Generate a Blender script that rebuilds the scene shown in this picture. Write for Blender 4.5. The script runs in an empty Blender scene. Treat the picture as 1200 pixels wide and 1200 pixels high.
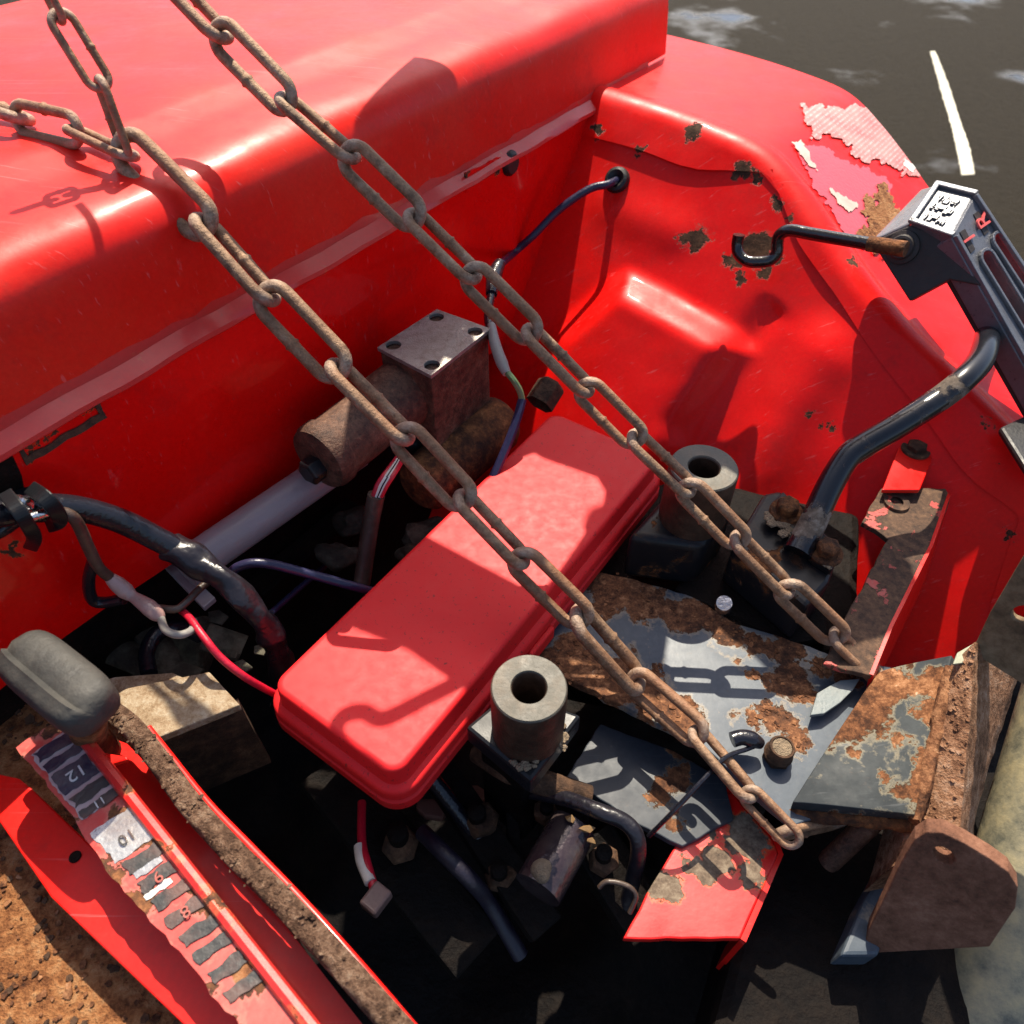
import bpy, bmesh, math, random
import numpy as np
from mathutils import Vector, Matrix, noise as mnoise
from mathutils.geometry import tessellate_polygon
random.seed(7)
S = 0.64                                  # model units -> metres
R = math.radians
scene = bpy.context.scene
col = scene.collection

# ------------------------------------------------------------------ camera
PITCH, FPX, HCAM = 47.0, 870.0, 0.5
cam = bpy.data.cameras.new('camera'); camo = bpy.data.objects.new('camera', cam); col.objects.link(camo)
camo.location = (0, 0, HCAM * S); camo.rotation_euler = (R(90 - PITCH), 0, 0)
cam.sensor_width = 36; cam.lens = 36 * FPX / 1200; cam.clip_start = 0.01; cam.clip_end = 500
cam.dof.use_dof = True; cam.dof.focus_distance = 0.62 * S; cam.dof.aperture_fstop = 13
scene.camera = camo
# ------------------------------------------------------------------ sky and sun
SUN_AZ = (0.10, 0.995); SUN_EL = R(57)
sunv = Vector((SUN_AZ[0] * math.cos(SUN_EL), SUN_AZ[1] * math.cos(SUN_EL), math.sin(SUN_EL))).normalized()
w = bpy.data.worlds.new('World'); scene.world = w; w.use_nodes = True
wn = w.node_tree; bg = wn.nodes['Background']
sky = wn.nodes.new('ShaderNodeTexSky'); sky.sky_type = 'NISHITA'; sky.sun_disc = False; sky.air_density = 0.8; sky.dust_density = 2.5; sky.ozone_density = 0.4
sky.sun_elevation = SUN_EL; sky.sun_rotation = math.atan2(SUN_AZ[0], SUN_AZ[1])
wn.links.new(sky.outputs[0], bg.inputs[0]); bg.inputs[1].default_value = 0.13
sl = bpy.data.lights.new('sun', 'SUN'); sl.energy = 5.0; sl.angle = R(0.45); sl.color = (1, 0.90, 0.74)
so = bpy.data.objects.new('sun', sl); col.objects.link(so)
so.rotation_euler = (-sunv).to_track_quat('-Z', 'Y').to_euler()
scene.view_settings.view_transform = 'Standard'; scene.view_settings.look = 'None'
scene.view_settings.exposure = 0.72; scene.view_settings.gamma = 1

# ------------------------------------------------------------------ projection helpers (photo pixel + a plane -> point)
cp, sp = math.cos(R(PITCH)), math.sin(R(PITCH))
CAM = Vector((0, 0, HCAM))
def ray(u, v):
    xr, yu = (u - 600) / FPX, -(v - 600) / FPX
    return Vector((xr, cp + yu * sp, -sp + yu * cp))
AX = Vector((math.cos(R(55)), math.sin(R(55)), 0)); BX = Vector((math.sin(R(55)), -math.cos(R(55)), 0)); ZX = Vector((0, 0, 1))
def AB(a, b, z): return AX * a + BX * b + ZX * z
def Pt(u, v, t): return CAM + ray(u, v) * t
def Ppl(u, v, p0, n):
    d = ray(u, v); return CAM + d * ((p0 - CAM).dot(n) / d.dot(n))
def Pz(u, v, z): return Ppl(u, v, Vector((0, 0, z)), ZX)
def Pb(u, v, b): return Ppl(u, v, BX * b, BX)
def Pa(u, v, a): return Ppl(u, v, AX * a, AX)
def upx(u, v, p): return (p - CAM).dot(Vector((0, cp, -sp))) / FPX      # units per pixel at p
def catmull(pts, n=8, closed=False):
    pts = [Vector(p) for p in pts]; out = []; m = len(pts)
    for i in range(m if closed else m - 1):
        if closed: p0, p1, p2, p3 = pts[i - 1], pts[i], pts[(i + 1) % m], pts[(i + 2) % m]
        else: p0, p1, p2, p3 = pts[max(i - 1, 0)], pts[i], pts[i + 1], pts[min(i + 2, m - 1)]
        for k in range(n):
            t = k / n
            out.append(0.5 * ((2 * p1) + (p2 - p0) * t + (2 * p0 - 5 * p1 + 4 * p2 - p3) * t * t + (3 * p1 - p0 - 3 * p2 + p3) * t ** 3))
    if not closed: out.append(pts[-1])
    return out

# ------------------------------------------------------------------ objects
def setp(o, label=None, cat=None, group=None, kind=None):
    for k, v in (('label', label), ('category', cat), ('group', group), ('kind', kind)):
        if v: o[k] = v
    return o
WORLD = {}
def thing(name, at, label, cat, group=None):
    o = bpy.data.objects.new(name, None); col.objects.link(o); o.empty_display_size = 0.02
    o.location = Vector(at) * S; WORLD[o] = Vector(at)
    return setp(o, label, cat, group)
def mk(name, bm, mat, parent=None, at=None, smooth=True, bevel=0, bseg=2, subsurf=0, angle=40, solid=0, label=None, cat=None, group=None, kind=None):
    bmesh.ops.recalc_face_normals(bm, faces=bm.faces) if not solid else None
    me = bpy.data.meshes.new(name)
    if at is None:
        at = Vector((0, 0, 0))
        for v in bm.verts: at += v.co
        at /= max(1, len(bm.verts))
    for v in bm.verts: v.co = (v.co - at) * S
    bm.to_mesh(me); bm.free()
    me.materials.append(mat)
    o = bpy.data.objects.new(name, me); col.objects.link(o)
    WORLD[o] = Vector(at)
    if parent is not None:
        o.parent = parent; o.location = (at - WORLD[parent]) * S
    else: o.location = at * S
    if smooth:
        me.polygons.foreach_set('use_smooth', [True] * len(me.polygons))
        try: me.set_sharp_from_angle(angle=R(angle))
        except Exception: pass
    if solid:
        m = o.modifiers.new('solid', 'SOLIDIFY'); m.thickness = solid * S; m.offset = -1
    if subsurf:
        m = o.modifiers.new('sub', 'SUBSURF'); m.levels = subsurf; m.render_levels = subsurf
    if bevel:
        m = o.modifiers.new('bevel', 'BEVEL'); m.width = bevel * S; m.segments = bseg; m.limit_method = 'ANGLE'; m.angle_limit = R(35)
        m.harden_normals = False
    return setp(o, label, cat, group, kind)
def frame(d):
    d = Vector(d).normalized(); up = Vector((0, 0, 1)) if abs(d.z) < 0.9 else Vector((1, 0, 0))
    x = d.cross(up).normalized(); return x, d.cross(x).normalized(), d
def tube_bm(pts, r, seg=12, caps=True, bm=None, flat=1.0):
    bm = bm or bmesh.new(); pts = [Vector(p) for p in pts]; n = len(pts); rings = []
    rs = r if isinstance(r, (list, tuple)) else [r] * n
    if len(rs) != n:
        rs = [float(np.interp(i / (n - 1), np.linspace(0, 1, len(rs)), rs)) for i in range(n)]
    prev = None
    for i, p in enumerate(pts):
        d = (pts[min(i + 1, n - 1)] - pts[max(i - 1, 0)]).normalized()
        if prev is None: x, y, _ = frame(d)
        else:
            x = (prev - d * prev.dot(d)).normalized(); y = d.cross(x)
        prev = x
        rings.append([bm.verts.new(p + (x * math.cos(2 * math.pi * k / seg) + y * math.sin(2 * math.pi * k / seg) * flat) * rs[i]) for k in range(seg)])
    for a, b in zip(rings, rings[1:]):
        for k in range(seg): bm.faces.new((a[k], a[(k + 1) % seg], b[(k + 1) % seg], b[k]))
    if caps:
        bm.faces.new(rings[0][::-1]); bm.faces.new(rings[-1])
    return bm
def lathe_bm(p0, axis, prof, seg=32, bm=None, close=False):
    """prof: list of (radius, distance along axis)"""
    bm = bm or bmesh.new(); x, y, d = frame(axis); p0 = Vector(p0); rings = []
    for r, s in prof:
        if r <= 1e-6: rings.append([bm.verts.new(p0 + d * s)])
        else: rings.append([bm.verts.new(p0 + d * s + (x * math.cos(2 * math.pi * k / seg) + y * math.sin(2 * math.pi * k / seg)) * r) for k in range(seg)])
    pairs = list(zip(rings, rings[1:]))
    if close: pairs.append((rings[-1], rings[0]))
    for a, b in pairs:
        for k in range(seg):
            k2 = (k + 1) % seg
            if len(a) == 1 and len(b) == 1: continue
            if len(a) == 1: bm.faces.new((a[0], b[k2], b[k]))
            elif len(b) == 1: bm.faces.new((a[k], a[k2], b[0]))
            else: bm.faces.new((a[k], a[k2], b[k2], b[k]))
    return bm
def box_bm(c, ax, ay, az, sx, sy, sz, bm=None):
    bm = bm or bmesh.new(); c = Vector(c)
    vs = [bm.verts.new(c + ax * sx * i / 2 + ay * sy * j / 2 + az * sz * k / 2) for i in (-1, 1) for j in (-1, 1) for k in (-1, 1)]
    for f in ((0, 1, 3, 2), (4, 6, 7, 5), (0, 4, 5, 1), (2, 3, 7, 6), (0, 2, 6, 4), (1, 5, 7, 3)): bm.faces.new([vs[i] for i in f])
    return bm
def rough_loop(pts, step, amp, seed=0, closed=True):
    """subdivide an outline and make it ragged in its own plane"""
    pts = [Vector(p) for p in pts]; out = []
    n = Vector((0, 0, 0))
    for i in range(len(pts)): n += pts[i - 1].cross(pts[i])
    n.normalize()
    for i in range(len(pts)):
        a, b = pts[i], pts[(i + 1) % len(pts)]; L = (b - a).length; k = max(1, int(L / step))
        d = (b - a).normalized(); side = n.cross(d)
        for j in range(k):
            p = a + (b - a) * (j / k)
            q = p * 90 + Vector((seed * 3.1, 0, 0))
            if j: p = p + side * amp * (mnoise.noise(q) + 0.6 * mnoise.noise(q * 3.3))
            out.append(p)
    return out
def plate_bm(pts, thick, n=None, holes=(), bm=None, down=None):
    """flat plate: outline at its visible face, thickness goes away from n"""
    bm = bm or bmesh.new(); pts = [Vector(p) for p in pts]
    nn = Vector((0, 0, 0))
    for i in range(len(pts)): nn += (pts[i - 1] - pts[0]).cross(pts[i] - pts[0])
    nn.normalize()
    if n is None: n = ZX
    if nn.dot(n) < 0: nn = -nn
    loops = [pts] + [[Vector(p) for p in h] for h in holes]
    if holes:
        flat = [p for l in loops for p in l]; vs = [bm.verts.new(p) for p in flat]
        faces = []
        for t in tessellate_polygon(loops):
            try: faces.append(bm.faces.new([vs[k] for k in t]))
            except ValueError: pass
        bmesh.ops.recalc_face_normals(bm, faces=faces)
    else:
        vs = [bm.verts.new(p) for p in pts]; faces = [bm.faces.new(vs)]
    r = bmesh.ops.extrude_face_region(bm, geom=faces, use_keep_orig=True)
    off = (down if down is not None else -nn) * thick
    for g in r['geom']:
        if isinstance(g, bmesh.types.BMVert): g.co += off
    return bm
def circle(c, n, r, seg=20, x=None):
    fx, fy, _ = frame(n)
    return [Vector(c) + (fx * math.cos(2 * math.pi * k / seg) + fy * math.sin(2 * math.pi * k / seg)) * r for k in range(seg)]
def hexbolt(name, p, n, r, h, mat, parent, washer=True, wmat=None, lab=None):
    bm = bmesh.new(); x, y, d = frame(n); p = Vector(p)
    ph = random.random()
    lathe_bm(p, n, [(0, h), (r * .72, h), (r * .98, h * .88), (r, h * .8), (r, 0)], seg=6, bm=bm)
    bmesh.ops.rotate(bm, cent=p, matrix=Matrix.Rotation(ph, 3, Vector(n).normalized()), verts=bm.verts[:])
    o = mk(name, bm, mat, parent, smooth=False, bevel=r * .08, label=lab)
    if washer:
        mk('washer', lathe_bm(p, n, [(r * .6, r * .22), (r * 1.32, r * .22), (r * 1.42, r * .12), (r * 1.42, -.001)], 24), wmat or mat, parent)
    return o
def text_bm(txt, origin, xd, yd, size, depth=.0008):
    """lettering as real geometry, lying in the plane of xd, yd"""
    cu = bpy.data.curves.new('lettering', 'FONT'); cu.body = txt; cu.align_x = 'CENTER'; cu.align_y = 'CENTER'; cu.size = 1; cu.extrude = 0.02; cu.resolution_u = 3
    tmp = bpy.data.objects.new('lettering', cu); col.objects.link(tmp)
    dg = bpy.context.evaluated_depsgraph_get(); me = bpy.data.meshes.new_from_object(tmp.evaluated_get(dg))
    bm = bmesh.new(); bm.from_mesh(me)
    xd = Vector(xd).normalized(); yd = Vector(yd).normalized(); nd = xd.cross(yd)
    for v in bm.verts: v.co = Vector(origin) + xd * v.co.x * size + yd * v.co.y * size + nd * (depth * (1 if v.co.z > 0 else 0))
    col.objects.unlink(tmp); bpy.data.objects.remove(tmp); bpy.data.curves.remove(cu); bpy.data.meshes.remove(me)
    return bm

# ------------------------------------------------------------------ materials
class NT:
    def __init__(s, name):
        s.m = bpy.data.materials.new(name); s.m.use_nodes = True; s.t = s.m.node_tree
        s.b = s.t.nodes['Principled BSDF']
        g = s.n('ShaderNodeNewGeometry')
        v = s.n('ShaderNodeVectorMath'); v.operation = 'SCALE'; v.inputs[3].default_value = 1 / S
        s.l(g.outputs['Position'], v.inputs[0]); s.pos = v.outputs[0]; s.geo = g
    def n(s, t): return s.t.nodes.new(t)
    def l(s, a, b): s.t.links.new(a, b)
    def put(s, inp, v):
        if isinstance(v, bpy.types.NodeSocket): s.l(v, inp)
        elif isinstance(v, (tuple, list)) and len(v) == 3 and inp.type == 'RGBA': inp.default_value = (*v, 1)
        else: inp.default_value = v
    def math(s, op, a, b=0, c=0, clamp=False):
        m = s.n('ShaderNodeMath'); m.operation = op; m.use_clamp = clamp
        s.put(m.inputs[0], a); s.put(m.inputs[1], b); s.put(m.inputs[2], c); return m.outputs[0]
    def noise(s, scale, detail=4, rough=.55, vec=None, colour=False, dist=0):
        k = s.n('ShaderNodeTexNoise'); k.inputs['Scale'].default_value = scale; k.inputs['Detail'].default_value = detail
        k.inputs['Roughness'].default_value = rough; k.inputs['Distortion'].default_value = dist
        s.l(vec or s.pos, k.inputs['Vector']); return k.outputs['Color' if colour else 'Fac']
    def mix(s, f, a, b):
        k = s.n('ShaderNodeMix'); k.data_type = 'RGBA'; s.put(k.inputs[0], f); s.put(k.inputs[6], a); s.put(k.inputs[7], b); return k.outputs[2]
    def rng(s, v, a, b, c=0, d=1, smooth=False):
        k = s.n('ShaderNodeMapRange'); k.clamp = True
        if smooth: k.interpolation_type = 'SMOOTHSTEP'
        s.put(k.inputs[0], v)
        for i, q in enumerate((a, b, c, d)): s.put(k.inputs[i + 1], q)
        return k.outputs[0]
    def ramp(s, v, stops):
        k = s.n('ShaderNodeValToRGB'); s.put(k.inputs[0], v); e = k.color_ramp.elements
        while len(e) < len(stops): e.new(.5)
        for i, (p, c) in enumerate(stops): e[i].position = p; e[i].color = (*c, 1)
        return k.outputs[0]
    def bump(s, h, dist=.001, strength=1, prev=None):
        k = s.n('ShaderNodeBump'); k.inputs['Strength'].default_value = strength; k.inputs['Distance'].default_value = dist * S
        s.l(h, k.inputs['Height'])
        if prev: s.l(prev, k.inputs['Normal'])
        return k.outputs[0]
    def set(s, **kw):
        names = dict(col='Base Color', rough='Roughness', metal='Metallic', coat='Coat Weight', crough='Coat Roughness', spec='Specular IOR Level', normal='Normal', sss='Subsurface Weight', trans='Transmission Weight', sheen='Sheen Weight', cnormal='Coat Normal')
        for k, v in kw.items(): s.put(s.b.inputs[names[k]], v)
        return s.m
RUST = [(0.25, (.016, .008, .005)), (.42, (.055, .022, .010)), (.56, (.14, .052, .017)), (.68, (.27, .105, .035)), (.82, (.36, .20, .10))]
RUST_ORANGE = [(0.2, (.014, .006, .004)), (.38, (.065, .026, .012)), (.53, (.17, .068, .028)), (.67, (.35, .165, .075)), (.83, (.56, .40, .27))]
RUST_DARK = [(0.2, (.014, .008, .006)), (.42, (.045, .024, .014)), (.6, (.10, .052, .028)), (.8, (.19, .11, .06))]
def rust_nodes(k, stops, sc=70):
    a = k.noise(sc, 8, .7); b = k.noise(sc * .22, 3)
    a2 = k.noise(sc * 3.1, 6, .75)
    f = k.math('ADD', k.math('ADD', k.math('MULTIPLY', a, .5), k.math('MULTIPLY', b, .25)), k.math('MULTIPLY', a2, .25))
    f = k.math('ADD', k.math('MULTIPLY', f, 1.9), -.45, clamp=True)
    return k.ramp(f, stops), k.math('ADD', k.math('MULTIPLY', a, .6), k.math('MULTIPLY', a2, .4))
def rust(name, stops=RUST, sc=70, rough=.85, bump=.0025, spec=.3):
    k = NT(name); c, a = rust_nodes(k, stops, sc)
    f = k.noise(sc * 4, 3)
    h = k.math('ADD', a, k.math('MULTIPLY', f, .35))
    return k.set(col=c, rough=rough, spec=spec, normal=k.bump(h, bump))
def paint(name, base, rough=.35, coat=0, crough=.06, spots=(), amount=None, nscale=22, stops=RUST, rsc=80, fade=None, fadeamt=.35, dirt=.25, edge=(0.5, .18, .06), spec=.5, warp=.022, scratch=True, metal=0, wave=0, lines=0):
    """paint film with rust showing where it has flaked: spots = (centre, radius); amount = noise threshold"""
    k = NT(name)
    nz = k.noise(52, 10, .68, colour=True)
    vm = k.n('ShaderNodeVectorMath'); vm.operation = 'SUBTRACT'; k.l(nz, vm.inputs[0]); vm.inputs[1].default_value = (.5, .5, .5)
    vs = k.n('ShaderNodeVectorMath'); vs.operation = 'SCALE'; k.l(vm.outputs[0], vs.inputs[0]); vs.inputs[3].default_value = warp * 2.2
    va = k.n('ShaderNodeVectorMath'); va.operation = 'ADD'; k.l(k.pos, va.inputs[0]); k.l(vs.outputs[0], va.inputs[1]); wp = va.outputs[0]
    mval = None
    for c, r in spots:
        d = k.n('ShaderNodeVectorMath'); d.operation = 'DISTANCE'; k.l(wp, d.inputs[0]); d.inputs[1].default_value = c
        m = k.math('SUBTRACT', 1, k.math('DIVIDE', d.outputs['Value'], r))
        mval = m if mval is None else k.math('MAXIMUM', mval, m)
    if amount is not None:
        nn = k.noise(nscale, 9, .62, dist=.3)
        m = k.math('SUBTRACT', nn, amount)
        m = k.math('MULTIPLY', m, 4)
        mval = m if mval is None else k.math('MAXIMUM', mval, m)
    rc, ra = rust_nodes(k, stops, rsc)
    lo = k.noise(6, 4); hi = k.noise(160, 4, .7)
    c = base
    if fade: c = k.mix(k.math('MULTIPLY', k.rng(k.math('ADD', k.math('MULTIPLY', lo, .7), k.math('MULTIPLY', hi, .3)), .42, .7), fadeamt), base, fade)
    c = k.mix(k.math('MULTIPLY', k.rng(k.noise(240, 5, .75), .35, .7), .22), c, tuple(x * .45 for x in base))
    if lines:
        for rz, sc_ in ((55, (5, 260, 60)), (20, (7, 320, 90))):
            mp = k.n('ShaderNodeMapping'); mp.inputs['Rotation'].default_value = (0, 0, -R(rz)); mp.inputs['Scale'].default_value = sc_; k.l(k.pos, mp.inputs[0])
            c = k.mix(k.rng(k.noise(1.0, 3, .6, vec=mp.outputs[0]), .66, .74, 0, lines * .5), c, tuple(min(1, x * .55 + .28) for x in base))
    if lines: c = k.mix(k.rng(k.noise(13, 8, .72), .54, .76, 0, .55), c, tuple(x * .38 + .012 for x in base))
    dmask = k.rng(k.noise(130, 6, .75), .60, .78, 0, dirt)
    c = k.mix(dmask, c, (.14, .08, .05))
    if mval is not None:
        mask = k.rng(mval, 0, .07); halo = k.rng(mval, -.22, 0, 0, .55)
        c = k.mix(halo, c, edge); c = k.mix(mask, c, rc)
    else: mask = 0.0
    rg = k.rng(k.noise(26, 6, .65), .3, .7, rough * .75, rough * 1.3)
    h = k.math('MULTIPLY', hi, .06)
    if mval is not None:
        rg = k.math('ADD', k.math('MULTIPLY', rg, k.math('SUBTRACT', 1, mask)), k.math('MULTIPLY', mask, .85))
        h = k.math('ADD', h, k.math('ADD', k.math('MULTIPLY', k.math('SUBTRACT', 1, mask), .8), k.math('MULTIPLY', k.math('MULTIPLY', mask, ra), .9)))
        k.set(coat=k.math('MULTIPLY', k.math('SUBTRACT', 1, mask), coat))
    else: k.set(coat=coat)
    nrm = k.bump(h, .0016)
    if wave: nrm = k.bump(k.noise(9, 2), wave, 1, nrm); k.set(cnormal=k.bump(k.noise(9, 2), wave))
    return k.set(col=c, rough=rg, normal=nrm, crough=crough, spec=spec, metal=metal)
def plain(name, base, rough=.5, metal=0, spec=.5, coat=0, var=.25, nsc=60, bump=.0004, dust=0, dcol=(.25, .2, .15), sss=0):
    k = NT(name); a = k.noise(nsc, 6, .65); b = k.noise(nsc * .15, 3)
    c = k.mix(k.rng(k.math('ADD', k.math('MULTIPLY', a, .5), k.math('MULTIPLY', b, .5)), .3, .7), tuple(x * (1 - var) for x in base), tuple(min(1, x * (1 + var)) for x in base))
    if dust: c = k.mix(k.rng(k.noise(nsc * .6, 8, .7), .45, .75, 0, dust), c, dcol)
    return k.set(col=c, rough=k.rng(a, .3, .7, rough * .8, min(1, rough * 1.25)), metal=metal, spec=spec, coat=coat, sss=sss, normal=k.bump(k.math('ADD', a, k.noise(nsc * 5, 2)), bump))
RED = (.62, .010, .008)
# ------------------------------------------------------------------ main planes of the tractor
BW = -0.48                                             # inner wall plane (b)
ZP = -0.055                                            # drawbar plate level
FP0 = AB(.708, 0, -.007); FN = (AX * -1 + ZX * .81).normalized()      # fender panel plane
def Pf(u, v, off=0.0): return Ppl(u, v, FP0 + FN * off, FN)
def fspot(u, v, r): p = Pf(u, v); return (p, r * upx(u, v, p))
def zspot(u, v, r, z=ZP): p = Pz(u, v, z); return (p, r * upx(u, v, p))

fender_spots = [fspot(*q) for q in ((818, 281, 15), (804, 281, 9), (700, 155, 6), (748, 174, 7), (812, 153, 10), (868, 202, 9), (886, 206, 9), (910, 238, 9), (923, 256, 5),
    (886, 291, 19), (862, 303, 12), (868, 327, 8), (896, 316, 9), (913, 297, 8), (1008, 300, 12), (1040, 330, 10), (1048, 338, 8), (948, 485, 6), (975, 498, 5), (961, 500, 3), (1170, 545, 4), (1185, 628, 6), (1160, 450, 6), (1165, 495, 8))]
M_fender = paint('red_fender_paint', (.86, .004, .003), .42, .07, .07, fender_spots, None, fade=(.74, .02, .012), fadeamt=.5, spec=.2, dirt=.2, lines=.35, stops=RUST_DARK, wave=.004, edge=(.45, .09, .06))
M_hood = paint('red_hood_paint', (.82, .010, .004), .45, .10, .18, (), None, spec=.25, lines=.5, fade=(.76, .045, .018), fadeamt=.65, dirt=.15, wave=.003)
M_wall = paint('red_wall_paint', (.84, .003, .002), .32, .22, .06, [(Pb(u, v, BW), r * upx(u, v, Pb(u, v, BW))) for u, v, r in ((28, 522, 9), (60, 505, 6), (108, 483, 8), (45, 515, 6), (548, 210, 5), (580, 198, 5), (15, 645, 9))], None, dirt=.18, spec=.2, lines=.25, stops=RUST_DARK, wave=.003)
M_lip = paint('red_lip_paint', (.66, .012, .010), .4, .3, .15, [(Pz(48, 478, .19), .006), (Pz(10, 505, .19), .008)], .70, 45, fade=(.52, .05, .04), fadeamt=.5, dirt=.45)
M_box = None
def toolbox_mat():
    k = NT('red_box_plastic'); lo = k.noise(8, 4); hi = k.noise(95, 6, .7)
    c = k.mix(k.rng(lo, .35, .7), (.76, .014, .018), (.78, .026, .028))
    c = k.mix(k.rng(k.noise(220, 5, .75), .60, .66, 0, .75), c, (.07, .02, .015))
    h = k.math('ADD', k.math('MULTIPLY', lo, 1.0), k.math('MULTIPLY', hi, .05))
    return k.set(col=c, rough=k.rng(hi, .3, .7, .44, .6), sss=.04, spec=.28, normal=k.bump(h, .0016))
M_box = toolbox_mat()
def chain_mat():
    k = NT('chain_rust'); c, a = rust_nodes(k, [(0.15, (.05, .026, .015)), (.38, (.17, .095, .052)), (.58, (.33, .20, .115)), (.8, (.50, .36, .25))], 130)
    c = k.mix(k.rng(k.noise(14, 3), .40, .62, 0, .6), c, (.22, .085, .035))
    tc = k.n('ShaderNodeTexCoord'); sx = k.n('ShaderNodeSeparateXYZ'); k.l(tc.outputs['Object'], sx.inputs[0])
    wr = k.math('MULTIPLY', k.rng(k.math('ABSOLUTE', sx.outputs[0]), .42, .54), k.rng(a, .4, .6, .2, .9))
    c = k.mix(k.math('MULTIPLY', wr, .7), c, (.46, .38, .31))
    return k.set(col=c, rough=k.rng(a, .3, .7, .42, .7), metal=.25, spec=.5, normal=k.bump(k.math('ADD', a, k.math('MULTIPLY', k.noise(500, 3), .4)), .0016))
M_chain = chain_mat()
M_rust = rust('brown_rust'); M_rust_o = rust('orange_rust', RUST_ORANGE, 80); M_rust_d = rust('dark_rust', RUST_DARK, 70)
M_rust_sheet = rust('rust_sheet', [(0.18, (.03, .012, .007)), (.36, (.16, .055, .018)), (.5, (.34, .14, .05)), (.64, (.45, .23, .10)), (.82, (.5, .38, .25))], 105, .9, .006)
M_flake = rust('flaking_rust', [(0.2, (.025, .019, .012)), (.42, (.12, .062, .036)), (.55, (.25, .145, .09)), (.7, (.38, .26, .175)), (.85, (.55, .45, .36))], 190, .9, .007)
M_greyrust = rust('grey_rust', [(0.25, (.10, .055, .03)), (.42, (.24, .16, .09)), (.56, (.33, .25, .16)), (.72, (.42, .36, .27))], 130, .7, .0012)
plate_spots = [zspot(*q) for q in ((690, 790, 34), (720, 800, 34), (760, 815, 30), (800, 838, 26), (670, 760, 22), (770, 785, 10), (720, 690, 34), (755, 715, 22), (765, 700, 20), (800, 720, 26), (828, 722, 18),
    (705, 712, 18), (850, 738, 22), (885, 755, 18), (920, 765, 22), (930, 800, 26), (905, 800, 14), (945, 815, 14), (885, 790, 8), (915, 845, 22), (885, 845, 12), (935, 870, 14), (900, 830, 12), (960, 780, 14), (990, 790, 14), (650, 780, 24))]
M_plate = paint('weathered_black_plate', (.048, .066, .090), .40, .0, .1, plate_spots, .66, 26, stops=RUST_ORANGE, rsc=140, fade=(.125, .145, .165), fadeamt=.8, dirt=.4, edge=(.36, .28, .18), spec=.35, warp=.02)
M_black = paint('black_paint', (.010, .011, .013), .34, .0, .1, (), .68, 40, stops=RUST, spec=.25, dirt=.25, edge=(.05, .03, .02))
M_blackrust = paint('rusty_black_paint', (.011, .011, .013), .36, .0, .1, (), .565, 30, stops=RUST, spec=.25, dirt=.4, edge=(.06, .035, .02))
M_redrust = paint('flaking_red_paint', (.46, .022, .02), .5, .1, .2, (), .405, 42, stops=RUST_DARK, rsc=110, dirt=.4, edge=(.3, .08, .05), fade=(.5, .10, .09), fadeamt=.7)
M_redrust2 = paint('chipped_red_paint', (.60, .016, .012), .32, .4, .1, (), .60, 30, stops=RUST, rsc=110, dirt=.3, fade=(.6, .07, .06), fadeamt=.5)
M_redclean = paint('red_bracket_paint', (.74, .008, .005), .36, .15, .1, (), .72, 40, dirt=.3, spec=.25, lines=.4, fade=(.66, .03, .02), fadeamt=.5)
M_bush = plain('grey_bush_steel', (.095, .088, .070), .6, .1, .5, var=.35, nsc=90, dust=.4, dcol=(.20, .13, .075))
M_cover = plain('zinc_cover_steel', (.30, .28, .255), .42, .5, .5, var=.25, nsc=150, dust=.7, dcol=(.11, .065, .05), bump=.0006)
M_valve = rust('valve_rust', [(0.2, (.012, .006, .004)), (.40, (.055, .024, .014)), (.58, (.12, .056, .032)), (.78, (.22, .125, .08))], 110, .6, .0018, .4)
M_cable = plain('black_cable_pvc', (.010, .010, .015), .22, 0, .5, var=.2, bump=.0005)
M_tape = plain('black_tape', (.012, .011, .016), .30, 0, .45, var=.3, nsc=14, bump=.0022, dust=.25, dcol=(.05, .03, .02))
M_blue = plain('navy_wire_pvc', (.016, .016, .05), .35)
M_brownw = plain('brown_wire_pvc', (.05, .03, .022), .4, dust=.4)
M_redw = plain('red_wire_pvc', (.50, .008, .03), .4)
M_white = plain('white_wire_pvc', (.70, .66, .60), .5, dust=.2)
M_greenw = plain('green_wire_pvc', (.09, .16, .07), .5, dust=.4)
M_greyw = plain('grey_wire_pvc', (.25, .24, .22), .5, dust=.4)
M_clear = plain('clear_crimp_plastic', (.42, .28, .25), .3, 0, .6, dust=.5, dcol=(.22, .07, .05))
M_tubegrey = plain('grey_pipe_paint', (.27, .24, .25), .38, 0, .5, var=.12, nsc=30, dust=.25)
M_rubber = plain('grey_rubber', (.038, .037, .034), .62, 0, .4, var=.25, nsc=40, dust=.35, dcol=(.15, .135, .11), bump=.0006)
M_rubberblk = plain('black_rubber', (.010, .010, .011), .5)
M_cast = plain('black_cast_aluminium', (.16, .165, .18), .32, .4, .6, var=.2, nsc=260, bump=.0003)
M_castside = plain('dull_black_casting', (.030, .025, .023), .55, .0, .4, var=.3, nsc=60, dust=.25, dcol=(.10, .065, .05))
M_letter_red = plain('red_lettering', (.72, .11, .10), .45); M_letter_white = plain('white_lettering', (.55, .55, .54), .5, var=.4, dust=.5)
M_letter_dull = plain('dull_red_lettering', (.36, .08, .06), .5, dust=.4)
M_decal_navy = plain('navy_decal', (.014, .018, .042), .35, dust=.75, dcol=(.2, .17, .15))
M_decal_silver = plain('silver_decal', (.50, .50, .49), .25, .6, dust=.6, dcol=(.20, .10, .07), nsc=45)
M_decal_black = plain('black_decal', (.035, .035, .034), .4, dust=.7, dcol=(.22, .10, .075), nsc=45)
M_steel = plain('bright_steel', (.55, .55, .56), .22, 1.0, .5)
M_oily = rust('oily_casting', [(0.25, (.0015, .001, .001)), (.45, (.004, .0025, .002)), (.65, (.010, .006, .004)), (.85, (.022, .012, .008))], 30, .7, .004, .15)
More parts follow.
